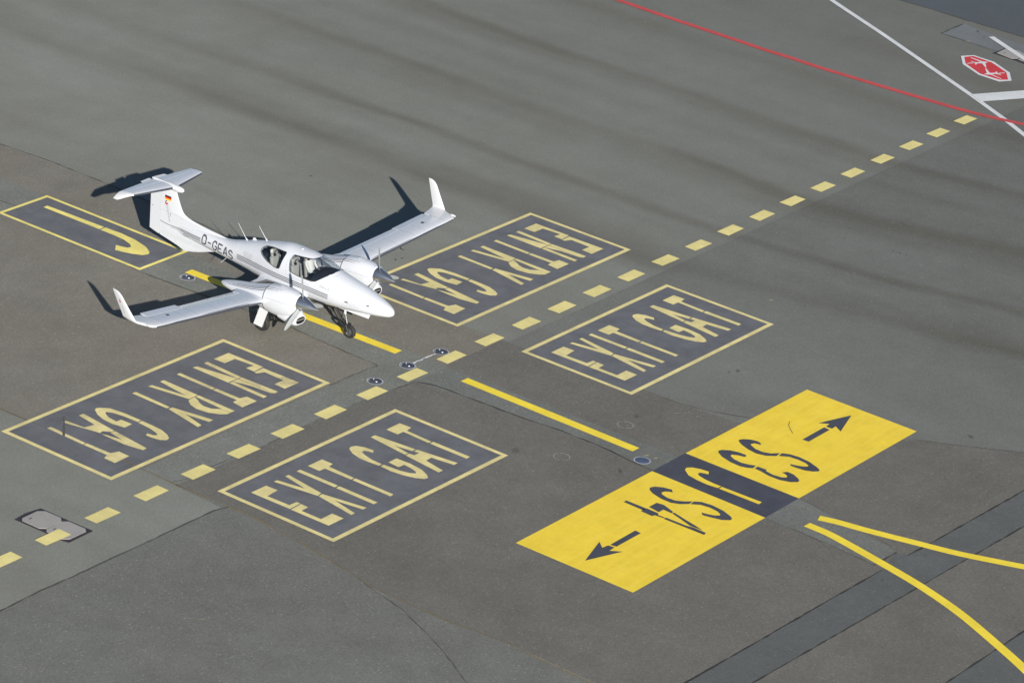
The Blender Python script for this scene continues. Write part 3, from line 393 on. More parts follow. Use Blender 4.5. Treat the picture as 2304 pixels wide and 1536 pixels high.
# red octagon
t = empty('stop_octagon', (*T['OCT']['outer'][0][0], Z4)); inv = Matrix.Translation(-t.location)
put(flat('white_rim', T['OCT']['outer'], Z4, M['white'])); put(flat('red_field', T['OCT']['inner'], Z5, M['octred']))
put(flat('aircraft_symbol', T['OCT']['planeA'], Z6, M['white'])); put(flat('aircraft_symbol', T['OCT']['planeB'], Z6, M['white']))
for (xa, ya), (xb, yb) in ((T['OCT']['txtA'][0], T['OCT']['txtA'][1]), (T['OCT']['txtB'][0], T['OCT']['txtB'][1])):
    mb = MB()
    for k in range(5):
        a = k/5; b = a+.12; px, py = xa+(xb-xa)*a, ya+(yb-ya)*a; qx, qy = xa+(xb-xa)*b, ya+(yb-ya)*b
        v, f = ribbon([(px, py), (qx, qy)], .09, Z6); mb.add(v, f)
    put(obj('small_lettering', mb.v, mb.f, M['white'], recalc=False))
tag(t, 'red octagon with white rim and two white aircraft symbols painted on the apron', 'ground marking')
# ------------------------------------------------------------------ inset lights
def inset_light(x, y, label, kind='lamp'):
    t = empty('inset_light', (x, y, 0)); n = 28
    ring = [(.235*cos(2*pi*i/n), .245*sin(2*pi*i/n), Z4+.001) for i in range(n)]+[(.205*cos(2*pi*i/n), .205*sin(2*pi*i/n), Z4+.001) for i in range(n)]
    obj('ring', ring, [[i, (i+1) % n, n+(i+1) % n, n+i] for i in range(n)], M['lampring'], t, recalc=False)
    mb = MB().lathe([(.20, Z4-.004), (.20, Z4+.004), (.17, Z4+.012), (.12, Z4+.022 if kind == 'lamp' else Z4+.013), (.001, Z4+.024 if kind == 'lamp' else Z4+.013)], 'z', 24)
    mb.obj('housing', M['lampblue'] if kind == 'lamp' else M['lampblue2'], t, True)
    if kind == 'lamp':
        for ang, rr in ((-125, .032), (55, .02)):
            a = rad(ang+8); px, py = .095*cos(a), .095*sin(a)
            MB().lathe([(rr, Z4+.014), (rr*.8, Z4+.030), (.001, Z4+.034)], 'z', 10, (px, py, 0)).obj('lens', M['lens'], t, True)
        MB().tube((-.13, .13, Z4+.018), (-.115, .115, Z4+.026), .012).obj('bolt', M['cover'], t)
    return tag(t, label, 'runway light', 'inset lights in the apron')
inset_light(1.27, -2.40, 'round inset light with white ring, right end of the short white chalk line')
inset_light(-.24, -2.35, 'round inset light with white ring, at the left end of the short white chalk line')
inset_light(-1.80, -2.39, 'round inset light with white ring above the dash left of the crossing')
inset_light(-.27, 5.89, 'round inset light with white ring by the near wing root shadow and J panel')
inset_light(-.27, -10.53, 'plain blue round cover plate with pale ring above the yellow board', 'plate')
v, f = ribbon(spline([(-.02, -2.36), (.3, -2.36), (.7, -2.37), (1.05, -2.38)], 5), .055, Z4+.001, .008, .6)
tag(obj('chalk_line', v, f, M['white'], recalc=False), 'short rough white chalk line joining two inset lights', 'line')
for x, y, lb in ((1.28, -8.89, 'faint pale painted ring right of the second yellow taxi line'), (-1.78, -8.88, 'faint pale painted ring left of the second yellow taxi line')):
    n = 30; vs_ = [(.235*cos(2*pi*i/n), .235*sin(2*pi*i/n), 0) for i in range(n)]+[(.215*cos(2*pi*i/n), .215*sin(2*pi*i/n), 0) for i in range(n)]
    o = obj('ring_mark', vs_, [[i, (i+1) % n, n+(i+1) % n, n+i] for i in range(n) if i not in (4, 5, 17)], M['faint'], recalc=False); o.location = (x, y, Z4+.001)
    tag(o, lb, 'ground marking', 'faint painted rings')
# ------------------------------------------------------------------ pit covers
def slab(mb, pts, z0, z1):
    n = len(pts); poly(mb, pts, z1); k = len(mb.v)
    mb.add([(p[0], p[1], z0) for p in pts]+[(p[0], p[1], z1) for p in pts], [[i, (i+1) % n, n+(i+1) % n, n+i] for i in range(n)])
def pit(frame, covers, label, hz=.014):
    t = empty('pit_cover', (*frame[0], 0)); iv = Matrix.Translation(-t.location)
    mb = MB(); slab(mb, frame, 0, Z4+.002); o = mb.obj('frame', M['coverframe']); o.parent = t; o.matrix_parent_inverse = iv
    for c in covers:
        mb = MB(); slab(mb, c, Z4, Z4+hz); o = mb.obj('cover_plate', M['cover']); o.parent = t; o.matrix_parent_inverse = iv
        cx = sum(p[0] for p in c)/len(c); cy = sum(p[1] for p in c)/len(c)
        mb = MB().box(cx-.22, cx-.12, cy+.22, cy+.25, Z4+hz, Z4+hz+.003); o2 = mb.obj('lift_slot', M['coverframe'], o)
    return tag(t, label, 'pit cover', 'grey twin pit covers')
pit(T['COVER']['frame'][0], T['COVER']['cover'], 'grey twin pit cover in a dark frame, half under a yellow dash at lower left')
pit(T['TR']['slabframe'][0], T['TR']['slabcover'], 'grey twin pit cover in a dark frame at the top right edge')
# ================================================================== the aircraft (x forward, y to its left, z up)
AH = rad(-92.563)
plane = empty('aircraft', (0, 0, Z4), AH)
tag(plane, 'white twin-propeller aircraft with winglets and T-tail taxiing on the yellow line', 'aircraft')
def pchip(xs, ys):
    n = len(xs); h_ = [xs[i+1]-xs[i] for i in range(n-1)]; dl = [(ys[i+1]-ys[i])/h_[i] for i in range(n-1)]
    m = [dl[0]]+[0 if dl[i-1]*dl[i] <= 0 else 2/(1/dl[i-1]+1/dl[i]) for i in range(1, n-1)]+[dl[-1]]
    def f(x):
        if x <= xs[0]: return ys[0]
        if x >= xs[-1]: return ys[-1]
        i = 0
        while x > xs[i+1]: i += 1
        t = (x-xs[i])/h_[i]
        return (2*t**3-3*t*t+1)*ys[i]+(t**3-2*t*t+t)*h_[i]*m[i]+(3*t*t-2*t**3)*ys[i+1]+(t**3-t*t)*h_[i]*m[i+1]
    return f
class Body:
    """a streamlined body: table rows (x, half width, top z, bottom z, height fraction of the widest level)"""
    def __init__(s, rows, nt_=2.0, nb=2.5, yc=0.):
        rows = sorted(rows); xs = [r[0] for r in rows]; s.x0, s.x1 = xs[0], xs[-1]; s.yc = yc
        s.a, s.zt, s.zb, s.fr = (pchip(xs, [r[i] for r in rows]) for i in (1, 2, 3, 4)); s.nt, s.nb = nt_, nb
    def zc(s, x): return s.zb(x)+(s.zt(x)-s.zb(x))*s.fr(x)
    def pt(s, x, th):
        c, n = cos(th), sin(th); e = s.nt if n > 0 else s.nb; z0 = s.zc(x)
        y = s.a(x)*math.copysign(abs(c)**(2/e), c); hh = s.zt(x)-z0 if n > 0 else z0-s.zb(x)
        return (x, s.yc+y, z0+hh*math.copysign(abs(n)**(2/e), n))
    def side(s, x, z):
        z0 = s.zc(x); top = z > z0; e = s.nt if top else s.nb; hh = (s.zt(x)-z0) if top else (z0-s.zb(x))
        t = min(1, abs(z-z0)/max(hh, 1e-4)); return s.a(x)*(1-t**e)**(1/e)
    def mesh(s, xs, n=56):
        vs = [s.pt(x, 2*pi*i/n) for x in xs for i in range(n)]
        fs = [[k*n+i, k*n+(i+1) % n, (k+1)*n+(i+1) % n, (k+1)*n+i] for k in range(len(xs)-1) for i in range(n)]
        fs += [list(range(n)), list(range((len(xs)-1)*n, len(xs)*n))[::-1]]
        return vs, fs
FUS = [(1.565, .012, 1.285, 1.262, .45), (1.555, .05, 1.33, 1.225, .45), (1.52, .105, 1.375, 1.19, .45), (1.44, .17, 1.43, 1.155, .44), (1.28, .245, 1.495, 1.12, .43), (1.05, .325, 1.565, 1.08, .42), (.8, .385, 1.63, 1.04, .42),
       (.4, .455, 1.72, .985, .42), (-.1, .52, 1.80, .915, .42), (-.6, .565, 1.885, .855, .43), (-.85, .58, 1.965, .825, .43), (-1.1, .595, 2.04, .80, .43), (-1.35, .61, 2.095, .77, .43), (-1.7, .62, 2.135, .745, .43), (-2.3, .615, 2.14, .74, .43),
       (-2.9, .56, 2.03, .76, .44), (-3.4, .475, 1.885, .80, .45), (-3.8, .405, 1.765, .83, .47), (-4.2, .345, 1.63, .86, .49), (-4.9, .26, 1.44, .895, .5), (-5.6, .195, 1.385, .93, .5), (-6.2, .125, 1.345, .95, .5), (-6.55, .075, 1.31, .965, .5), (-6.8, .040, 1.27, .98, .5), (-7.05, .018, 1.20, 1.02, .5), (-7.2, .006, 1.14, 1.08, .5)]
fus = Body(FUS, 2.0, 2.5)
def xsamp(a, b, n, extra=()):
    return sorted(set([a+(b-a)*i/n for i in range(n+1)]+list(extra)))
fxs = xsamp(-7.2, 1.44, 84, (1.48, 1.51, 1.53, 1.545, 1.555, 1.561, 1.565))
def evalmesh(o, name, mat):
    dg = bpy.context.evaluated_depsgraph_get(); dg.update()
    me = bpy.data.meshes.new_from_object(o.evaluated_get(dg)); me.name = name
    return me
def prism(pts, y0, y1):
    n = len(pts); vs = [(x, y0, z) for x, z in pts]+[(x, y1, z) for x, z in pts]
    return obj('cutter', vs, [list(range(n)), list(range(n, 2*n))[::-1]]+[[i, (i+1) % n, n+(i+1) % n, n+i] for i in range(n)], M['dark'])
def closed_round(pts, r=.05, n=5):
    out = []; m = len(pts)
    for i in range(m):
        p, a, b = Vector(pts[i]), Vector(pts[i-1]), Vector(pts[(i+1) % m])
        rr = min(r, (a-p).length*.45, (b-p).length*.45)
        s_, e_ = p+(a-p).normalized()*rr, p+(b-p).normalized()*rr
        for k in range(n+1):
            t = k/n; out.append(tuple(s_*(1-t)**2+p*2*t*(1-t)+e_*t*t))
    return out
REARW = closed_round([(x_-.06, z_-.02) for x_, z_ in [(-3.20, 1.74), (-3.18, 1.83), (-3.06, 1.90), (-2.82, 1.95), (-2.50, 1.99), (-2.20, 2.01), (-2.23, 1.80), (-2.26, 1.54), (-2.42, 1.52), (-2.80, 1.58), (-3.08, 1.67)]], .06)
FRONTW = closed_round([(-2.00, 2.00), (-2.03, 1.85), (-1.93, 1.57), (-1.55, 1.535), (-1.12, 1.535), (-.97, 1.57), (-.78, 1.72), (-.60, 1.86), (-.45, 2.02), (-.45, 2.4), (-1.22, 2.4), (-1.28, 2.10), (-1.38, 2.04), (-1.6, 2.03)], .04)
v, f = fus.mesh(fxs); tmp = obj('tmp', v, f, M['aw'], smooth=True)
md = tmp.modifiers.new('s', 'SOLIDIFY'); md.thickness = .022; md.offset = -1
for P_ in (REARW, FRONTW):
    cu = prism(P_, -1, 1); b = tmp.modifiers.new('b', 'BOOLEAN'); b.operation = 'DIFFERENCE'; b.object = cu; b.solver = 'EXACT'
me = evalmesh(tmp, 'fuselage', M['aw'])
fo = bpy.data.objects.new('fuselage', me); C.objects.link(fo); fo.parent = plane
me.materials.clear(); me.materials.append(M['aw'])
for p in me.polygons: p.material_index = 0
tmp2 = obj('tmp2', v, f, M['glass'], smooth=True)
for P_, nm, lb in ((REARW, 'side_window', 'teardrop rear side windows'), (FRONTW, 'canopy_glass', 'windscreen and front side windows in one bubble')):
    tmp2.modifiers.clear()
    md = tmp2.modifiers.new('s', 'SOLIDIFY'); md.thickness = .02; md.offset = -1
    cu = [o for o in bpy.data.objects if o.name.startswith('cutter')][0 if P_ is REARW else 1]
    b = tmp2.modifiers.new('b', 'BOOLEAN'); b.operation = 'INTERSECT'; b.object = cu; b.solver = 'EXACT'
    g = evalmesh(tmp2, nm, M['glass'])
    bm = bmesh.new(); bm.from_mesh(g)                  # keep the outer skin only
    def outer(q):
        c_ = q.calc_center_median(); zz_ = min(max(c_.z, fus.zb(c_.x)), fus.zt(c_.x))
        r_ = fus.side(c_.x, zz_); top_ = abs(c_.z-fus.zt(c_.x)) < .006 and abs(c_.y) < .2
        return (abs(abs(c_.y)-r_) < .008 or top_ or (c_.z > fus.zc(c_.x) and (abs(c_.y)/fus.a(c_.x))**2+((c_.z-fus.zc(c_.x))/(fus.zt(c_.x)-fus.zc(c_.x)))**2 > .975)) and q.normal.dot(Vector((0, c_.y, c_.z-fus.zc(c_.x)))) > .1*Vector((0, c_.y, c_.z-fus.zc(c_.x))).length
    bmesh.ops.delete(bm, geom=[q for q in bm.faces if not outer(q)], context='FACES'); bm.to_mesh(g); bm.free(); g.materials.clear(); g.materials.append(M['glass'])
    for p in g.polygons: p.material_index = 0
    if nm == 'canopy_glass':
        o = bpy.data.objects.new(nm, g); C.objects.link(o); o.parent = fo; o['label'] = lb
    else:                                              # one object for each side
        for sgn in (-1, 1):
            bm = bmesh.new(); bm.from_mesh(g); bmesh.ops.delete(bm, geom=[q for q in bm.faces if q.calc_center_median().y*sgn < 0], context='FACES')
            g2 = bpy.data.meshes.new(nm); bm.to_mesh(g2); bm.free(); g2.materials.append(M['glass'])
            o = bpy.data.objects.new(nm, g2); C.objects.link(o); o.parent = fo
for o in [o for o in bpy.data.objects if o.name.startswith(('cutter', 'tmp'))]: bpy.data.objects.remove(o, do_unlink=True)
# strips that lie on a body's flank
def flank(name, lines, wdt, mat, parent, body=None, off=.004, sides=(-1,), closed=False, step=.05, label=None, raiseby=.0008, widths=None):
    body = body or fus; mb = MB()
    for sgn in sides:
        for li, ln in enumerate(lines):
            w_ = (widths[li] if widths else wdt)/2
            P = [Vector(p) for p in ln]; Q = []
            pairs = list(zip(P, P[1:]+([P[0]] if closed else [])))
            if not closed: pairs = pairs[:len(P)-1]
            for a, b in pairs:
                n = max(1, int((b-a).length/step))
                for k in range(n): Q.append(a.lerp(b, k/n))
            if not closed: Q.append(P[-1])
            vs = []; m = len(Q); N_ = m if closed else m-1
            for i, p in enumerate(Q):
                a = Q[i-1] if (closed or i > 0) else None; b = Q[(i+1) % m] if (closed or i < m-1) else None
                ta = (p-a).normalized() if a is not None else (b-p).normalized(); tb = (b-p).normalized() if b is not None else ta
                t = (ta+tb); t = t.normalized() if t.length > 1e-5 else ta
                k_ = 1/max(.8, t.dot(ta)); nn = Vector((-t.y, t.x))*w_*k_
                for q in (p+nn, p-nn):
                    zz = min(max(q.y, body.zb(q.x)+.001), body.zt(q.x)-.001)
                    y = body.side(q.x, zz)
                    vs.append((q.x, body.yc+sgn*(y+off+raiseby*li), zz))
            mb.add(vs, [[2*i, 2*i+1, 2*((i+1) % m)+1, 2*((i+1) % m)] for i in range(N_)])
    return obj(name, mb.v, mb.f, mat, parent, label=label)
for s_ in (-1, 1): flank('window_seal', [REARW], .022, M['seal'], fo, sides=(s_,), closed=True, off=.003)
ins = [p[1] < fus.zt(p[0])-.008 for p in FRONTW]; n_ = len(FRONTW)
st = max((i for i in range(n_) if ins[i] and not ins[i-1]), key=lambda i: next((k for k in range(n_) if not ins[(i+k) % n_]), n_))
seq = []
for k in range(n_):
    if not ins[(st+k) % n_]: break
    seq.append(FRONTW[(st+k) % n_])
for s_ in (-1, 1): flank('window_seal', [seq], .020, M['seal'], fo, sides=(s_,), off=.003)
MB().tube((-1.12, -.02, 1.70), (-1.30, -.02, 2.06), .012, n=6).tube((-1.20, -.02, 1.86), (-1.245, -.02, 1.95), .028, .022, n=8).obj('compass_post', M['cabin'], fo)
# stripes, registration and small lettering
fwd = [(-4.18, 1.265), (-3.6, 1.30), (-3.0, 1.325), (-2.2, 1.34), (-1.3, 1.335), (-.46, 1.315)]
for s_ in (-1, 1):
    for k in range(3): flank('stripe', [[(x, z-.056*k) for x, z in spline(fwd, 4)]], .024, M['stripe'], fo, sides=(s_,))
aft = [(-5.80, 1.185), (-6.2, 1.168), (-6.72, 1.150)]
for s_ in (-1, 1):
    for k in range(3): flank('stripe', [[(x, z-.045*k) for x, z in spline(aft, 4)[:[99, 12, 8][k]]]], .022-.003*k, M['stripe'], fo, sides=(s_,))
GL = {'D': ([(0, 0), (0, 1), (.62, 1), (1, .8), (1, .2), (.62, 0), (0, 0)],), '-': ([(.12, .5), (.92, .5)],),
      'G': ([(1, .78), (.72, 1), (.28, 1), (0, .78), (0, .22), (.28, 0), (.72, 0), (1, .22), (1, .48), (.55, .48)],),
      'E': ([(1, 1), (0, 1), (0, 0), (1, 0)], [(0, .5), (.82, .5)]), 'A': ([(0, 0), (.42, 1), (.58, 1), (1, 0)], [(.16, .32), (.84, .32)]),
      'S': ([(1, .80), (.72, 1), (.28, 1), (0, .80), (0, .66), (.28, .54), (.72, .46), (1, .34), (1, .20), (.72, 0), (.28, 0), (0, .20)],),
      '4': ([(.75, 0), (.75, 1), (0, .3), (1, .3)],), '2': ([(0, .8), (.3, 1), (.7, 1), (1, .8), (1, .6), (0, 0), (1, 0)],)}
def text_flank(txt, x0, z0, adv, wd, ht, slope, sw, mat, name, parent, flip=True):
    for i, ch in enumerate(txt):
        if ch not in GL: continue
        ls = [[(x0+adv*i+wd*px+.12*wd*0, z0+slope*(adv*i+wd*px)+ht*pz) for px, pz in s_] for s_ in GL[ch]]
        flank(name, ls if ch != 'D' else [ls[0][:-1]], sw, mat, parent, step=.04, off=.005, closed=ch == 'D')
text_flank('D-GEAS', -5.72, 1.075, .235, .165, .245, -.035, .044, M['reg'], 'registration_letter', fo)
text_flank('DA42', -.78, 1.465, .088, .056, .052, -.05, .012, M['stripe2'], 'lettering', fo)
flank('placard', [[(-3.93+.0*k, 1.46-.045*k), (-3.52, 1.475-.045*k)] for k in range(4)], .010, M['stripe2'], fo, raiseby=0)
flank('lettering', [[(-6.66, .985), (-6.38, 1.0)]], .022, M['stripe'], fo)
flank('nose_scuff', [[(.16, 1.285), (.90, 1.345)], [(.2, 1.235), (.62, 1.26)]], .009, M['stripe2'], fo, raiseby=0)
for s_ in (-1, 1):
    for ln in ([(.13, 1.30), (.24, 1.312)], [(.84, 1.385), (.92, 1.392)]): flank('vent', [ln], .030, M['dark'], fo, sides=(s_,))
    for ln in ([(-.95, 1.50), (-.75, 1.66), (-.52, 1.80), (-.40, 1.845)], [(-2.06, 1.99), (-2.12, 1.80), (-2.04, 1.45), (-1.2, 1.42)]): flank('door_seam', [ln], .006, M['stripe2'], fo, sides=(s_,), off=.002)
# ------------------------------------------------------------------ fin, rudder, ventral fin
def foil(c, t): return 5*t*(.2969*sqrt(max(c, 0))-.126*c-.3516*c*c+.2843*c**3-.1036*c**4)
def loft_foil(stations, c0=0., c1=1., n=14, blunt=False):
    """stations: (origin LE point, TE point, thickness in metres, unit normal)"""
    cs = [c0+(c1-c0)*(1-cos(pi*i/n))/2 for i in range(n+1)]; vs = []; m = 2*(n+1)
    for le, te, th, nn in stations:
        le, te, nn = Vector(le), Vector(te), Vector(nn)
        for s_ in (1, -1):
            for c in (cs if s_ > 0 else cs[::-1]):
                y = foil(c, th)
                vs.append(le.lerp(te, c)+nn*(y+.0012)*s_)
    fs = [[k*m+i, k*m+(i+1) % m, (k+1)*m+(i+1) % m, (k+1)*m+i] for k in range(len(stations)-1) for i in range(m)]
    fs += [list(range(m))[::-1], list(range((len(stations)-1)*m, len(stations)*m))]
    return vs, fs
LE = pchip([.50, .62, .80, .96, 1.30, 1.40, 1.445, 1.475, 1.51, 1.56, 1.64, 1.80, 2.28], [-6.50, -6.05, -5.55, -5.12, -4.98, -4.90, -4.92, -5.6, -6.08, -6.45, -6.66, -6.79, -7.04])
TEf = pchip([.50, .585, .66, .70, .80, 2.28], [-6.56, -6.84, -7.30, -7.57, -7.60, -7.60])
def fin_t(z): return .05 if z < .8 else (.10 if z > 1.55 else .12)
zz = [.50, .53, .58, .64, .70, .78, .86, .94, 1.0, 1.15, 1.3, 1.38, 1.42, 1.44, 1.455, 1.47, 1.485, 1.50, 1.52, 1.54, 1.57, 1.61, 1.66, 1.74, 1.85, 2.0, 2.15, 2.26]
def finsec(z):
    x0 = LE(z); x1 = TEf(z); ch = x0-(-7.98)
    # the thickness peaks over the real fin, so the long fillet stays thin
    th = .085 if z > 1.5 else .07
    return x0, x1, th
vs = []; n = 18; m = 2*(n+1)
for z in zz:
    x0, x1, th = finsec(z)
    row = []
    for s_ in (1, -1):
        rng = range(n+1) if s_ > 0 else range(n, -1, -1)
        for i in rng:
            c = (1-cos(pi*i/n))/2; x = x0+(x1-x0)*c
            d1 = x0-x; full = th*min(1, sqrt(max(d1, 0)/.55))*(1 if x > -7.2 else 1-.30*((-7.2-x)/.4))
            if z < .8: full *= .55
            row.append((x, s_*(full*.5*.9+.002), z))
    vs += row
fs = [[k*m+i, k*m+(i+1) % m, (k+1)*m+(i+1) % m, (k+1)*m+i] for k in range(len(zz)-1) for i in range(m)]+[list(range(m))[::-1], list(range((len(zz)-1)*m, len(zz)*m))]
fin = obj('fin', vs, fs, M['aw'], plane, True)
def finhalf(x, z):
    if x < -7.60: return .0215*(1-((-7.61-x)/.42))+.004
    x0 = LE(z); th = .085 if z > 1.5 else .07; d1 = x0-x
    return th*min(1, sqrt(max(d1, 0)/.55))*(1 if x > -7.2 else 1-.30*((-7.2-x)/.4))*.45+.002
vs = []; rz = [.71, .74, .78, .9, 1.2, 1.6, 2.0, 2.25]
for z in rz:
    te = -7.66 if z < .72 else (-7.86 if z < .75 else -8.0-(z-.78)*.035)
    vs += [(-7.614, -.0245, z), (te, -.004, z), (te, .004, z), (-7.614, .0245, z)]
fs = [[4*k+i, 4*k+(i+1) % 4, 4*k+4+(i+1) % 4, 4*k+4+i] for k in range(len(rz)-1) for i in range(4)]+[[3, 2, 1, 0], [4*len(rz)-4+i for i in range(4)]]
rud = obj('rudder', vs, fs, M['aw'], fin)
MB().tube((-7.93, -.02, 1.52), (-7.93, .02, 1.52), .012).obj('hinge_bolt', M['dark'], rud)
# flag and emblem on the flank of the fin
def finquad(name, x0, x1, z0, z1, sh, mat, parent, label=None, d=.003):
    vs = [(x, -(finhalf(x, z)+d), z) for x, z in ((x0+sh*(0), z0), (x1, z0), (x1+sh, z1), (x0+sh, z1))]
    return obj(name, vs, [[0, 1, 2, 3]], mat, parent, label=label)
for k, mm in enumerate(('flagy', 'flagr', 'flagk')):
    finquad('flag_band', -7.44, -7.19, 1.865+.05*k, 1.915+.05*k, .003, M[mm], fin)
def findisc(cx, cz, r, mat, name, d=.003, n=16, a0=0, a1=2*pi):
    pts = [(cx+r*cos(a0+(a1-a0)*i/n), cz+r*sin(a0+(a1-a0)*i/n)) for i in range(n)]
    return obj(name, [(x, -(finhalf(x, z)+d), z) for x, z in pts], [list(range(n))], mat, fin)
findisc(-7.36, 1.775, .062, M['logored'], 'emblem'); findisc(-7.345, 1.80, .03, M['awt'], 'emblem_gap', .0045); findisc(-7.37, 1.84, .022, M['dark'], 'emblem_dot', .0045)
def finline(name, pts, wd, mat, d=.003):
    vs = []
    P = [Vector(p) for p in pts]
    for i, p in enumerate(P):
        t = (P[min(i+1, len(P)-1)]-P[max(i-1, 0)]).normalized(); nn = Vector((-t.y, t.x))*wd/2
        for q in (p+nn, p-nn): vs.append((q.x, -(max(finhalf(q.x, q.y), fus.side(q.x, q.y) if q.x > -7.18 and fus.zb(q.x) < q.y < fus.zt(q.x) else 0)+d), q.y))
    return obj(name, vs, [[2*i, 2*i+1, 2*i+3, 2*i+2] for i in range(len(P)-1)], mat, fin)
for k in range(11):
    z = 1.68-.045*k; x = -7.33+.014*k
    finline('small_lettering', [(x-.028, z), (x+.028, z+.004)], .022, M['stripe2'])
finline('emblem_tail', [(-7.28, 1.75), (-7.22, 1.62), (-7.17, 1.48)], .008, M['stripe2']); finline('emblem_tail', [(-7.185, 1.50), (-7.16, 1.40)], .022, M['stripe2'])
finline('stripe', spline([(-7.58, 1.150), (-7.4, 1.128), (-7.2, 1.122), (-6.95, 1.135), (-6.70, 1.151)], 4), .017, M['stripe'])
finline('stripe', spline([(-7.12, 1.078), (-6.9, 1.092), (-6.70, 1.106)], 4), .013, M['stripe'])
finline('door_seam', [(-6.80, .60), (-6.90, .75), (-7.02, .89)], .018, M['awt'])
# ------------------------------------------------------------------ horizontal tail
def hst(sgn):
    def N3(a): return (0, -sin(a)*sgn, cos(a))
    def S(y, z, xl, xt, th, a=0.): return ((xl, y*sgn, z), (xt, y*sgn, z), th, N3(a))
    main = [S(.0, 2.35, -7.02, -7.97, .10), S(.5, 2.35, -7.14, -7.93, .095), S(1.0, 2.35, -7.26, -7.90, .085), S(1.46, 2.35, -7.375, -7.865, .07)]
    tip = [S(1.462, 2.35, -7.378, -7.868, .07), S(1.56, 2.335, -7.44, -7.875, .062, -.35), S(1.64, 2.27, -7.56, -7.90, .05, -.8), S(1.70, 2.20, -7.68, -7.93, .035, -1.1), S(1.735, 2.15, -7.78, -7.945, .012, -1.2)]
    v1, f1 = loft_foil(main, 0, .62); o = obj('tailplane', v1, f1, M['aw'], plane, True)
    v1, f1 = loft_foil(main, .635, 1.0, 8); obj('elevator', v1, f1, M['aw'], o, True)
    v1, f1 = loft_foil(tip, 0, 1.0); obj('tail_tip', v1, f1, M['awt'], o, True)
    v1, f1 = loft_foil([((a[0]+.006, b, c), (d_[0], b, c), t*1.12, nn) for ((a0, b, c), d_, t, nn) in main[1:] for a in [(a0,)]] if False else [((s[0][0]+.005, s[0][1], s[0][2]-.004), (s[1][0]+.005, s[1][1], s[1][2]-.004), s[2]*1.10, s[3]) for s in [S(.14, 2.35, -7.055, -7.96, .10), main[1], main[2], main[3]]], 0, .055, 6)
    obj('deice_strip', v1, f1, M['deice'], o)
    mb = MB(); mb.add([(-7.965, .10*sgn, 2.352), (-7.925, .53*sgn, 2.352), (-8.035, .50*sgn, 2.356), (-8.075, .10*sgn, 2.356), (-7.965, .10*sgn, 2.344), (-7.925, .53*sgn, 2.344), (-8.035, .50*sgn, 2.350), (-8.075, .10*sgn, 2.350)],
                      [[0, 1, 2, 3], [7, 6, 5, 4], [0, 4, 5, 1], [1, 5, 6, 2], [2, 6, 7, 3], [3, 7, 4, 0]]); mb.obj('trim_tab', M['awt'], o)
hst(1); hst(-1)
bul = Body([(-6.74, .012, 2.345, 2.325, .5), (-6.76, .045, 2.375, 2.295, .5), (-6.82, .075, 2.41, 2.26, .5), (-6.95, .095, 2.43, 2.235, .5), (-7.2, .085, 2.435, 2.23, .5), (-7.6, .055, 2.41, 2.25, .5), (-7.95, .03, 2.40, 2.30, .5), (-8.03, .01, 2.385, 2.33, .5)], 2, 2)
v, f = bul.mesh(xsamp(-8.03, -6.74, 24, (-6.75, -6.76, -6.78)), 20); obj('tail_fairing', v, f, M['awt'], plane, True)
# ------------------------------------------------------------------ antennas
for bx_, bz_, tx_, tz_ in ((-4.14, 1.645, -4.52, 2.06), (-3.38, 1.89, -3.72, 2.24)):
    mb = MB().tube((bx_, 0, bz_), (tx_, 0, tz_), .010, .005, 6).tube((bx_+.03, 0, bz_-.02), (bx_-.05, 0, bz_+.06), .035, .012, 10); mb.obj('whip_antenna', M['awt'], plane, True)
mb = MB(); mb.add([(-3.72, -.012, 1.75), (-3.92, -.012, 1.70), (-3.90, -.006, 1.81), (-3.84, -.006, 1.83), (-3.72, .012, 1.75), (-3.92, .012, 1.70), (-3.90, .006, 1.81), (-3.84, .006, 1.83)],
                  [[0, 1, 2, 3], [7, 6, 5, 4], [0, 4, 5, 1], [1, 5, 6, 2], [2, 6, 7, 3], [3, 7, 4, 0]]); mb.obj('blade_antenna', M['awt'], plane)
MB().tube((-4.75, -.10, .93), (-4.95, -.16, .70), .008, .006, 6).obj('belly_antenna', M['awt'], plane)
mb = MB().lathe([(.045, 0), (.045, .012), (.03, .022), (.001, .024)], 'z', 16, (-1.95, -.06, 2.13)); mb.obj('glint_dome', M['awt'], plane, True)  # small pale dome added in place of a sun glint on the roof
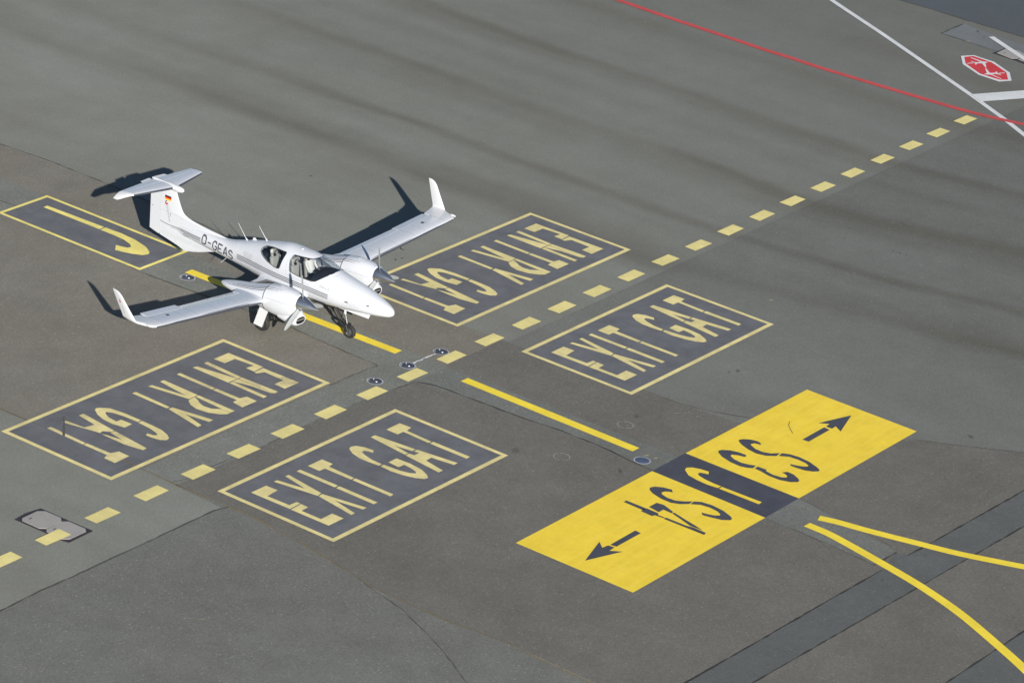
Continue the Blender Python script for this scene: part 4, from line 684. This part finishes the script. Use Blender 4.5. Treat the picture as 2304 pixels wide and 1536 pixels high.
# ------------------------------------------------------------------ wings
def wz(y): return .97+.0875*y
def wing(sgn):
    def st(y, z, xl, xt, th, a): return ((xl, y*sgn, z), (xt, y*sgn, z), th, (0, -sin(a)*sgn, cos(a)))
    D = .0873
    def plain_(y, xl, xt, t): return st(y, wz(y), xl, xt, t, D)
    inner = [plain_(.28, -1.12, -3.25, .23), plain_(.55, -1.22, -3.08, .22), plain_(.8, -1.32, -2.95, .21), plain_(1.2, -1.42, -2.87, .195), plain_(1.6, -1.47, -2.80, .185), plain_(2.0, -1.49, -2.66, .175), plain_(2.3, -1.505, -2.54, .165)]
    mid = [plain_(2.3, -1.505, -2.54, .165), plain_(3.2, -1.525, -2.52, .155), plain_(4.7, -1.555, -2.49, .135), plain_(6.15, -1.585, -2.50, .11)]
    tip = [plain_(6.15, -1.585, -2.50, .11), plain_(6.45, -1.605, -2.56, .10), plain_(6.56, -1.655, -2.585, .088), st(6.64, 1.551, -1.87, -2.61, .08, .10), st(6.705, 1.560, -2.07, -2.63, .074, .20), st(6.730, 1.595, -2.16, -2.645, .066, 1.0),
           st(6.738, 1.66, -2.205, -2.665, .06, 1.25), st(6.76, 1.80, -2.315, -2.735, .055, 1.42), st(6.79, 1.98, -2.455, -2.82, .048, 1.42), st(6.812, 2.12, -2.56, -2.885, .042, 1.42), st(6.826, 2.22, -2.635, -2.93, .036, 1.42), st(6.838, 2.29, -2.715, -2.96, .028, 1.42), st(6.845, 2.33, -2.80, -2.975, .016, 1.42), st(6.848, 2.345, -2.88, -2.982, .006, 1.42)]
    mb = MB(); mb.add(*loft_foil(inner, 0, 1, 16)); mb.add(*loft_foil(mid, 0, .735, 16)); wo = mb.obj('wing', M['aw'], plane, True)
    v1, f1 = loft_foil(tip, 0, 1, 14); wl = obj('winglet', v1, f1, M['awt'], wo, True)
    def surf(name, y0, y1, ext, dz):
        S_ = []
        for k in range(5):
            y = y0+(y1-y0)*k/4; i = next(i for i in range(3) if y <= mid[i+1][0][1]*sgn+1e-6)
            a, b = mid[i], mid[i+1]; t = (y-a[0][1]*sgn)/((b[0][1]-a[0][1])*sgn)
            xl = a[0][0]+(b[0][0]-a[0][0])*t; xt = a[1][0]+(b[1][0]-a[1][0])*t; th = a[2]+(b[2]-a[2])*t
            S_.append(st(y, wz(y), xl, xt, th, D))
        v1, f1 = loft_foil(S_, .75, 1, 8)
        x75 = S_[0][0][0]+.75*(S_[0][1][0]-S_[0][0][0])
        v2 = []
        for p in v1:
            c = max(0, (x75-p[0])/.25); v2.append((p[0]-ext*c, p[1], p[2]+dz*c))
        return obj(name, v2, f1, M['aw'], wo, True)
    surf('flap', 2.32, 4.70, .0, -.01); surf('aileron', 4.73, 6.13, .065, -.03 if sgn > 0 else .03)
    # hinge brackets and stub
    S_ = [((s[0][0]+.006, s[0][1], s[0][2]-.006), (s[1][0]+.006, s[1][1], s[1][2]-.006), s[2]*1.07, s[3]) for s in mid[:3]+[plain_(6.15, -1.585, -2.50, .11), plain_(6.45, -1.605, -2.55, .098)]]
    S_[0] = ((S_[0][0][0], 2.17*sgn, wz(2.17)-.006), (S_[0][1][0], 2.17*sgn, wz(2.17)-.006), S_[0][2], S_[0][3])
    v1, f1 = loft_foil(S_, 0, .06, 6); obj('deice_strip', v1, f1, M['deice'], wo)
    def top(x, y):
        i = 0
        allS = inner[:-1]+mid
        while i < len(allS)-2 and allS[i+1][0][1]*sgn < y: i += 1
        a, b = allS[i], allS[i+1]; t = (y-a[0][1]*sgn)/((b[0][1]-a[0][1])*sgn)
        xl = a[0][0]+(b[0][0]-a[0][0])*t; xt = a[1][0]+(b[1][0]-a[1][0])*t; th = a[2]+(b[2]-a[2])*t
        c = min(1, max(0, (xl-x)/(xl-xt))); return wz(y)+foil(c, th)+.004
    def disc(name, x, y, r, mat, rx=1., n=16, dz=0):
        vs = [(x+r*rx*cos(2*pi*i/n), (y+r*sin(2*pi*i/n))*sgn, top(x+r*rx*cos(2*pi*i/n), y+r*sin(2*pi*i/n))+dz) for i in range(n)]
        return obj(name, vs, [list(range(n))], mat, wo)
    disc('fuel_cap', -2.05, 5.55, .060, M['seal']); disc('fuel_cap_rim', -1.99, 5.62, .022, M['stripe2'])
    for y in (3.0, 3.9, 4.72, 5.2, 6.13):              # skin joints across the wing
        vs = []
        for k in range(11):
            x = -1.62-.62*k/10; vs += [(x, (y-.004)*sgn, top(x, y-.004)), (x, (y+.004)*sgn, top(x, y+.004))]
        obj('skin_joint', vs, [[2*k, 2*k+1, 2*k+3, 2*k+2] for k in range(10)], M['stripe2'], wo)
    xs_ = [-1.95, -2.1, -2.3, -2.5, -2.7]; ys_ = [.68, .85, 1.0, 1.15]
    vs = [(x, y*sgn, top(x, y)+.003) for x in xs_ for y in ys_]
    obj('walkway', vs, [[i*4+j, i*4+j+1, i*4+j+5, i*4+j+4] for i in range(4) for j in range(3)], M['walk'], wo)
    for y in (3.1, 4.05, 4.95, 5.75):
        MB().box(-2.52, -2.22, y*sgn-.012, y*sgn+.012, wz(y)-.085, wz(y)-.03).obj('hinge_bracket', M['awt'], wo)
    if sgn > 0: MB().tube((-1.60, 4.05, wz(4.05)-.04), (-1.62, 4.05, wz(4.05)-.13), .014).tube((-1.62, 4.05, wz(4.05)-.13), (-1.48, 4.05, wz(4.05)-.13), .010).obj('pitot_tube', M['gear'], wo)
    MB().lathe([(.001, .14), (.02, .12), (.032, .06), (.034, 0), (.02, -.06), (.001, -.10)], 'x', 12, (-1.78, 6.62*sgn, 1.575)).obj('tip_light', M['awt'], wo, True)
    if sgn < 0:                                        # emblem on the outside of the near winglet
        def wq(x, z, d=.004): 
            t = (z-1.7)/.6; y = 6.74+.10*t; return (x, -(y+.028*(1-t*.5)+d), z)
        n = 14
        obj('emblem', [wq(-2.685+.045*cos(2*pi*i/n), 2.045+.045*sin(2*pi*i/n)) for i in range(n)], [list(range(n))], M['logored'], wl)
        obj('emblem_dot', [wq(-2.70+.016*cos(2*pi*i/n), 2.105+.016*sin(2*pi*i/n), .005) for i in range(n)], [list(range(n))], M['dark'], wl)
        for k in range(7):
            z = 1.95-.04*k; x = -2.62+.012*k
            obj('small_lettering', [wq(x-.018, z), wq(x+.018, z), wq(x+.018, z+.018), wq(x-.018, z+.018)], [[0, 1, 2, 3]], M['stripe2'], wl)
    return wo
wing(1); wing(-1)
# ------------------------------------------------------------------ engine nacelles, propellers
def nacelle(sgn):
    yc = 1.68*sgn
    cow = Body([(-.50, .245, 1.595, 1.12, .5), (-.53, .28, 1.61, .98, .5), (-.60, .305, 1.62, .88, .52), (-.75, .335, 1.645, .79, .54), (-1.0, .36, 1.66, .74, .55), (-1.3, .375, 1.64, .73, .55), (-1.60, .375, 1.585, .775, .53)], 2.2, 2.3, yc)
    bod = Body([(-1.605, .368, 1.575, .785, .53), (-1.9, .36, 1.47, .81, .53), (-2.2, .345, 1.375, .84, .52), (-2.6, .31, 1.275, .875, .5), (-3.0, .25, 1.185, .91, .5), (-3.25, .19, 1.125, .93, .5), (-3.42, .12, 1.075, .955, .5), (-3.50, .05, 1.04, .985, .5), (-3.52, .01, 1.02, 1.005, .5)], 2.2, 2.3, yc)
    v1, f1 = bod.mesh(xsamp(-3.52, -1.605, 22, (-3.51, -3.49, -3.46)), 36); na = obj('nacelle', v1, f1, M['aw'], plane, True)
    v1, f1 = cow.mesh(xsamp(-1.60, -.50, 16, (-.51, -.52, -.54, -.57)), 36); co_ = obj('engine_cowling', v1, f1, M['aw'], na, True)
    n = 36; v1 = [bod.pt(-1.60, 2*pi*i/n) for i in range(n)]+[bod.pt(-1.622, 2*pi*i/n) for i in range(n)]
    v1 = [(x, yc+(y-yc)*1.026, 1.2+(z-1.2)*1.026) for x, y, z in v1]
    obj('cowling_gap', v1, [[i, (i+1) % n, n+(i+1) % n, n+i] for i in range(n)], M['seal'], na)
    # chin intake
    ch = Body([(-.45, .215, .965, .715, .5), (-.48, .24, .99, .685, .5), (-.59, .265, 1.05, .66, .5), (-.80, .28, 1.09, .665, .5), (-1.1, .28, 1.09, .72, .5)], 2.6, 2.6, yc)
    xs_ = [-1.1, -.95, -.80, -.69, -.59, -.53, -.48, -.46, -.45]; n = 30
    vs = [ch.pt(x, 2*pi*i/n) for x in xs_ for i in range(n)]
    lip = [(x+.0, yc+(y-yc)*.86, .84+(z-.84)*.80) for x, y, z in [ch.pt(-.45, 2*pi*i/n) for i in range(n)]]; deep = [(x-.16, y, z) for x, y, z in lip]
    shear = lambda p: (p[0]-max(0, (p[2]-.83))*.10*0, p[1], p[2])
    allv = vs+lip; fs = [[k*n+i, k*n+(i+1) % n, (k+1)*n+(i+1) % n, (k+1)*n+i] for k in range(len(xs_)) for i in range(n)]
    ci = obj('chin_intake', allv, fs, M['aw'], co_, True)
    obj('intake_duct', lip+deep, [[i, (i+1) % n, n+(i+1) % n, n+i] for i in range(n)]+[list(range(n, 2*n))], M['dark'], ci)
    MB().box(-.49, -.47, yc-.17, yc+.17, .835, .85).obj('intake_vane', M['cover'], ci)
    # stripes along the nacelle
    for th in (40, 50, 60):
        for s2 in (-1, 1):
            for body, a, b, pr in ((bod, -3.15+.006*(th-40)*3, -1.63, na), (cow, -1.59, -1.05-.012*(60-th), co_)):
                if pr is co_ and th == 40: continue
                m_ = 10; vs = []
                for k in range(m_+1):
                    x = a+(b-a)*k/m_; t1 = rad(th) if s2 > 0 else pi-rad(th)
                    hw = .028*(1 if pr is na else 1-k/m_*.7)
                    for dth in (-hw, hw):
                        p = Vector(body.pt(x, t1+dth)); c_ = Vector((x, yc, body.zc(x))); q = p+(p-c_).normalized()*.004; vs.append(q)
                obj('stripe', vs, [[2*k, 2*k+1, 2*k+3, 2*k+2] for k in range(m_)], M['stripe'], pr)
    for s2 in (-1, 1):                                 # split line of the cowl halves
        vs = []
        for k in range(13):
            x = -1.58+1.0*k/12; t1 = rad(8) if s2 > 0 else pi-rad(8)
            for dth in (-.010, .010):
                p = Vector(cow.pt(x, t1+dth)); c_ = Vector((x, yc, cow.zc(x))); vs.append(p+(p-c_).normalized()*.002)
        obj('cowl_seam', vs, [[2*k, 2*k+1, 2*k+3, 2*k+2] for k in range(12)], M['stripe2'], co_)
    MB().box(-1.22, -1.02, yc-.06, yc+.06, cow.zt(-1.12)-.01, cow.zt(-1.12)+.006).obj('oil_hatch', M['awt'], co_)
    # spinner and blades
    ax = 1.362
    prof = [(.001, .665), (.012, .65), (.055, .55), (.115, .42), (.17, .27), (.212, .12), (.23, .02), (.23, -.02), (.21, -.03), (.001, -.03)]
    sp = MB().lathe(prof, 'x', 32, (-.49, yc, ax)).obj('spinner', M['silver'], co_, True)
    offs = {1: -20, -1: 220}[sgn]
    for k in range(3):
        a = rad(offs+120*k)
        sec = [(.12, .10, .62, .05), (.24, .115, .58, .035), (.4, .15, .48, .022), (.6, .155, .40, .016), (.78, .125, .34, .012), (.90, .085, .30, .009), (.955, .03, .28, .004)]
        vs = []
        er = Vector((0, cos(a), sin(a))); et = Vector((0, -sin(a), cos(a))); ex_ = Vector((1, 0, 0))
        for r, c_, tw, th in sec:
            cd = et*cos(tw)+ex_*sin(tw); nn = ex_*cos(tw)-et*sin(tw); o_ = Vector((-.40, yc, ax))+er*r
            for u_, w_ in ((-.5, 0), (-.25, 1), (.1, 1), (.5, 0), (.1, -1), (-.25, -1)): vs.append(o_+cd*c_*u_+nn*th*.5*w_)
        fs = [[6*i+j, 6*i+(j+1) % 6, 6*i+6+(j+1) % 6, 6*i+6+j] for i in range(len(sec)-1) for j in range(6)]+[[5, 4, 3, 2, 1, 0], [6*len(sec)-6+j for j in range(6)]]
        obj('propeller_blade', vs, fs, M['blade'], sp, True)
        MB().tube(Vector((-.40, yc, ax))+er*.10, Vector((-.40, yc, ax))+er*.225, .05, .045, 12).obj('blade_root', M['gear'], sp)
    # dark wheel bay under the nacelle
    vs = []; xs_ = [-1.45+(-2.35+1.45)*k/8 for k in range(9)]
    for x in xs_:
        bb = cow if x > -1.6 else bod
        for k in range(7):
            t = rad(-90+(-38+76*k/6)); p = Vector(bb.pt(x, t)); vs.append((p.x, p.y, p.z-.006))
    obj('wheel_bay', vs, [[7*i+j, 7*i+j+1, 7*i+j+8, 7*i+j+7] for i in range(8) for j in range(6)], M['dark'], na)
    return na
nacR = nacelle(-1); nacelle(1)
# ------------------------------------------------------------------ landing gear
def wheel(name, c, r, wd, parent, n=32):
    t = MB().lathe([(r*.55, -wd*.42), (r*.75, -wd*.5), (r*.92, -wd*.46), (r*.985, -wd*.3), (r, -wd*.12), (r*.985, -wd*.10), (r*.985, -wd*.06), (r, -wd*.04), (r, wd*.04), (r*.985, wd*.06), (r*.985, wd*.10), (r, wd*.12), (r*.985, wd*.3), (r*.92, wd*.46), (r*.75, wd*.5), (r*.55, wd*.42)], 'y', n, c)
    o = t.obj(name, M['black'], parent, True)
    for s_ in (-1, 1):
        MB().lathe([(r*.56, wd*.43*s_), (r*.54, wd*.36*s_), (r*.47, wd*.30*s_), (r*.40, wd*.34*s_), (r*.22, wd*.40*s_), (r*.20, wd*.55*s_), (.001, wd*.56*s_)], 'y', 24, c).obj('rim', M['rim'], o, True)
        mb = MB()
        for k in range(6):
            a = 2*pi*k/6; mb.tube((c[0]+r*.33*cos(a), c[1]+wd*.34*s_, c[2]+r*.33*sin(a)), (c[0]+r*.33*cos(a), c[1]+wd*.42*s_, c[2]+r*.33*sin(a)), .012, n=6)
        mb.obj('rim_bolts', M['gear'], o)
    return o
ng = MB().tube((-.66, .0, .86), (-.30, .0, .44), .045, .040).tube((-.62, .07, .88), (-.34, .035, .50), .018).tube((-.62, -.07, .88), (-.34, -.035, .50), .018).box(-.86, -.52, -.10, .10, .80, .93) \
    .tube((-.33, -.08, .44), (-.33, .08, .44), .042).tube((-.31, -.085, .43), (-.06, -.085, .27), .032, .026).tube((-.31, .085, .43), (-.06, .085, .27), .032, .026) \
    .tube((-.10, -.085, .30), (.04, -.095, .20), .028).tube((-.10, .085, .30), (.04, .095, .20), .028).box(-.14, -.02, -.095, .095, .36, .41).tube((-.06, -.10, .40), (.03, -.10, .21), .022)
ngo = ng.obj('nose_gear', M['gear'], plane)
MB().tube((-.23, 0, .95), (-.20, 0, .68), .036).obj('shock_absorber', M['awt'], ngo, True)
MB().tube((-.20, 0, .70), (-.09, 0, .38), .019).obj('oleo_rod', M['chrome'], ngo, True)
MB().tube((-.26, -.05, .90), (-.29, -.02, .50), .012).tube((-.29, -.02, .50), (-.18, -.02, .42), .012).obj('steering_link', M['gear'], ngo)
wheel('nose_wheel', (.035, 0, .195), .195, .125, ngo)
for s_ in (-1, 1):
    mb = MB(); y0 = .17*s_; y1 = .23*s_
    mb.add([(-.40, y0, .985), (.86, y0, 1.06), (.86, y1, .955), (-.34, y1, .90), (-.40, y0+.012*s_, .985), (.86, y0+.012*s_, 1.06), (.86, y1+.012*s_, .955), (-.34, y1+.012*s_, .90)],
           [[0, 1, 2, 3], [7, 6, 5, 4], [0, 4, 5, 1], [1, 5, 6, 2], [2, 6, 7, 3], [3, 7, 4, 0]]); mb.obj('nose_gear_door', M['awt'], plane)
vs = [fus.pt(x, rad(-90+a)) for x in (-.85, -.6, -.3, 0, .3, .6, .84) for a in (-17, -8, 8, 17)]
obj('nose_gear_bay', [(x, y, z-.006) for x, y, z in vs], [[4*i+j, 4*i+j+1, 4*i+j+5, 4*i+j+4] for i in range(6) for j in range(3)], M['dark'], plane)
for s_ in (-1, 1):
    y = 1.60*s_
    mg = MB().tube((-1.72, 1.50*s_, .92), (-1.60, 1.47*s_, .42), .038, .034).tube((-1.60, 1.47*s_, .42), (-1.90, 1.48*s_, .25), .034, .028).tube((-1.86, 1.48*s_, .88), (-1.84, 1.475*s_, .42), .022).tube((-1.90, 1.44*s_, .25), (-1.90, 1.64*s_, .25), .026) \
        .tube((-1.62, 1.47*s_, .48), (-1.30, 1.40*s_, .84), .016).box(-1.66, -1.56, 1.43*s_-.03, 1.43*s_+.03, .38, .50)
    mgo = mg.obj('main_gear', M['gear'], plane)
    MB().tube((-1.84, 1.475*s_, .60), (-1.86, 1.475*s_, .30), .016).obj('oleo_rod', M['chrome'], mgo, True)
    MB().lathe([(.085, -.02), (.085, .01), (.03, .015), (.001, .015)], 'y', 18, (-1.90, 1.52*s_, .25)).obj('brake_disc', M['cover'], mgo, True)
    wheel('main_wheel', (-1.90, 1.625*s_, .235), .235, .15, mgo)
    yo = 1.765*s_
    mb = MB(); q = [(-1.92, .80), (-1.60, .76), (-1.75, .205), (-2.07, .215)]
    mb.add([(x, yo+(.05*s_ if z < .5 else 0), z) for x, z in q]+[(x, yo+.014*s_+(.05*s_ if z < .5 else 0), z) for x, z in q], [[0, 1, 2, 3], [7, 6, 5, 4], [0, 4, 5, 1], [1, 5, 6, 2], [2, 6, 7, 3], [3, 7, 4, 0]])
    mb.obj('main_gear_door', M['awt'], mgo)
# ------------------------------------------------------------------ cockpit
mb = MB()
for k in range(9):
    pass
xs_ = [-1.24, -1.17, -1.02, -.85, -.68, -.56]; tops = [1.62, 1.77, 1.83, 1.85, 1.81, 1.78]; n = 12; vs = []
for x, tz in zip(xs_, tops):
    hw = min(.50, fus.side(x, 1.45)-.05)
    for i in range(n+1):
        t = pi*i/n; zz_ = 1.38+(tz-1.38)*sin(t)**.75; hw_ = min(hw, fus.side(x, min(zz_, fus.zt(x)-.03))-.03) if 0 < i < n else hw
        vs.append((x, -max(min(hw*cos(t), hw_), -hw_), zz_))
m = n+1
obj('glareshield', vs, [[i*m+j, i*m+j+1, (i+1)*m+j+1, (i+1)*m+j] for i in range(5) for j in range(n)]+[list(range(m))], M['cabin'], fo, True)
MB().box(-3.1, -.62, -.50, .50, .95, .99).obj('cabin_floor', M['cabin'], fo)
MB().box(-3.30, -3.12, -.42, .42, .95, 1.62).obj('baggage_wall', M['cabin'], fo)
MB().box(-1.75, -1.15, -.07, .07, .99, 1.28).obj('centre_console', M['cabin'], fo)
def rounded(x0, x1, y0, y1, z0, z1, r=.04, tilt=0.):
    bm = bmesh.new(); bmesh.ops.create_cube(bm, size=1)
    for q in bm.verts: q.co = Vector(((x0+x1)/2+q.co.x*(x1-x0), (y0+y1)/2+q.co.y*(y1-y0), (z0+z1)/2+q.co.z*(z1-z0)))
    bmesh.ops.bevel(bm, geom=bm.edges[:]+bm.verts[:], offset=r, segments=3, profile=.6, affect='EDGES')
    for q in bm.verts: q.co.x -= (q.co.z-z0)*tilt
    me_ = [tuple(q.co) for q in bm.verts]; bm.verts.index_update(); ff = [[q.index for q in f_.verts] for f_ in bm.faces]; bm.free(); return me_, ff
for nm, x, ys in (('front', -1.80, (-.29, .28)), ('rear', -2.62, (-.27, .27))):
    for y in ys:
        st_ = MB(); st_.add(*rounded(x-.05, x+.45, y-.20, y+.20, 1.12, 1.28, .04)); so_ = st_.obj('seat', M['seat'], fo, True)
        b_ = MB(); b_.add(*rounded(x-.12, x-.01, y-.205, y+.205, 1.18, 1.70, .045, .20)); b_.obj('backrest', M['seat'], so_, True)
        b_ = MB(); b_.add(*rounded(x-.225, x-.125, y-.155, y+.155, 1.66, 1.90, .05, .20)); b_.obj('headrest', M['seat'], so_, True)
        mb = MB()
        for dy in (.12,):
            mb.tube((x+.0-.12, y+dy, 1.68), (x+.12, y-.08, 1.24), .016, n=6)
        mb.obj('seat_belt', M['belt'], so_)
        mb = MB(); c0 = Vector((x-.10, y-.02, 1.80)); pv = None
        for k in range(9):
            t = pi*k/8; q = c0+Vector((0, .085*cos(t), .085*sin(t)));
            if pv is not None: mb.tube(pv, q, .010, n=6)
            pv = q
        mb.tube(c0+Vector((0, .085, -.03)), c0+Vector((0, .105, .0)), .038, n=10).tube(c0+Vector((.02, -.085, -.05)), c0+Vector((.02, -.105, -.0)), .038, n=10)
        if (nm, y) != ('front', .26): mb.obj('headset', M['black'], so_)
o = obj('folded_chart', [(-1.10, -.47, 1.50), (-.90, -.46, 1.555), (-.93, -.22, 1.625), (-1.15, -.24, 1.60), (-1.10, -.47, 1.512), (-.90, -.46, 1.567), (-.93, -.22, 1.637), (-1.15, -.24, 1.612)], [[0, 1, 2, 3], [7, 6, 5, 4], [0, 4, 5, 1], [1, 5, 6, 2], [2, 6, 7, 3], [3, 7, 4, 0]], M['chart'])
o.location = plane.location; o.rotation_euler = plane.rotation_euler
tag(o, 'light grey folded chart lying by the near corner of the windscreen', 'chart')
# ------------------------------------------------------------------ the pilot
def skin_mesh(name, joints, bones, mats, sub=1):
    me_ = bpy.data.meshes.new(name); keys = list(joints); me_.from_pydata([joints[k][:3] for k in keys], [(keys.index(a), keys.index(b)) for a, b in bones], [])
    o_ = bpy.data.objects.new(name, me_); C.objects.link(o_); sm = o_.modifiers.new('k', 'SKIN'); sm.use_smooth_shade = True
    for i, k in enumerate(keys):
        sv = me_.skin_vertices[0].data[i]; r = joints[k][3]; sv.radius = (r, r) if not isinstance(r, tuple) else r
        if k == 'pelvis': sv.use_root = True
    ss = o_.modifiers.new('s', 'SUBSURF'); ss.levels = sub; ss.render_levels = sub
    m2 = evalmesh(o_, name, None); bpy.data.objects.remove(o_, do_unlink=True)
    m2.materials.clear(); [m2.materials.append(q) for q in mats]
    return m2
px, py = -1.86, .26
J = {'pelvis': (px+.05, py, 1.30, .135), 'belly': (px+.0, py, 1.42, .135), 'chest': (px-.05, py, 1.58, (.16, .13)), 'upper': (px-.07, py, 1.70, (.12, .09)), 'neck': (px-.065, py, 1.77, .052), 'head0': (px-.05, py, 1.84, .075), 'head1': (px-.045, py, 1.915, .088), 'head2': (px-.055, py, 1.965, .065)}
B_ = [('pelvis', 'belly'), ('belly', 'chest'), ('chest', 'upper'), ('upper', 'neck'), ('neck', 'head0'), ('head0', 'head1'), ('head1', 'head2')]
for s_ in (-1, 1):
    k = str(s_)
    J.update({'sh'+k: (px-.06, py+.17*s_, 1.67, .062), 'el'+k: (px+.12, py+.215*s_*.9, 1.45, .045), 'wr'+k: (px+.36, py+.12*s_, 1.46, .030), 'ha'+k: (px+.43, py+.10*s_, 1.475, .032),
              'hp'+k: (px+.10, py+.09*s_, 1.27, .095), 'kn'+k: (px+.50, py+.11*s_, 1.33, .065), 'an'+k: (px+.72, py+.10*s_, 1.05, .045), 'to'+k: (px+.88, py+.10*s_, 1.03, .035)})
    B_ += [('upper', 'sh'+k), ('sh'+k, 'el'+k), ('el'+k, 'wr'+k), ('wr'+k, 'ha'+k), ('pelvis', 'hp'+k), ('hp'+k, 'kn'+k), ('kn'+k, 'an'+k), ('an'+k, 'to'+k)]
    for fi, (dy, ln_) in enumerate(((-.024, .055), (-.008, .065), (.008, .06), (.024, .048))):
        J['f%s%d' % (k, fi)] = (px+.47, py+.10*s_+dy, 1.485, .009); J['g%s%d' % (k, fi)] = (px+.47+ln_*.5, py+.10*s_+dy, 1.465, .008)
        B_ += [('ha'+k, 'f%s%d' % (k, fi)), ('f%s%d' % (k, fi), 'g%s%d' % (k, fi))]
    J['t'+k] = (px+.45, py+.10*s_-.045*s_, 1.50, .010); B_ += [('ha'+k, 't'+k)]
me2 = skin_mesh('person', J, B_, [M['skin'], M['shirt'], M['belt']])
for p in me2.polygons:
    c = p.center; p.use_smooth = True
    p.material_index = 0 if (c.z > 1.765 or (c.x > px+.34 and c.z > 1.40)) else (2 if (c.z < 1.37 and c.x > px-.02) else 1)
per = bpy.data.objects.new('person', me2); C.objects.link(per); per.location = plane.location; per.rotation_euler = plane.rotation_euler
tag(per, 'person in white shirt sitting at the controls behind the windscreen', 'person')
mb = MB().lathe([(.001, .09), (.05, .078), (.083, .04), (.096, -.005), (.094, -.045)], 'z', 16, (px-.065, py, 1.945)); mb.obj('hair', M['hair'], per, True)
mb = MB().add([(px+.035, py-.014, 1.89), (px+.035, py+.014, 1.89), (px+.068, py, 1.885), (px+.038, py, 1.925)], [[0, 1, 2], [0, 2, 3], [1, 3, 2], [0, 3, 1]]); mb.obj('nose', M['skin'], per)
for s_ in (-1, 1):
    MB().lathe([(.001, -.012), (.010, -.006), (.012, 0), (.010, .006), (.001, .012)], 'x', 10, (px+.032, py+.031*s_, 1.925)).obj('eye', M['dark'], per, True)
    MB().lathe([(.001, -.02), (.042, -.018), (.045, 0), (.04, .018), (.001, .02)], 'y', 14, (px-.05, py+.098*s_, 1.905)).obj('headset_cup', M['black'], per, True)
mb = MB(); pv = None
for k in range(9):
    t = pi*k/8; q = Vector((px-.055, py+.103*cos(t), 1.92+.125*sin(t)))
    if pv is not None: mb.tube(pv, q, .009, n=6)
    pv = q
mb.obj('headset_band', M['black'], per)
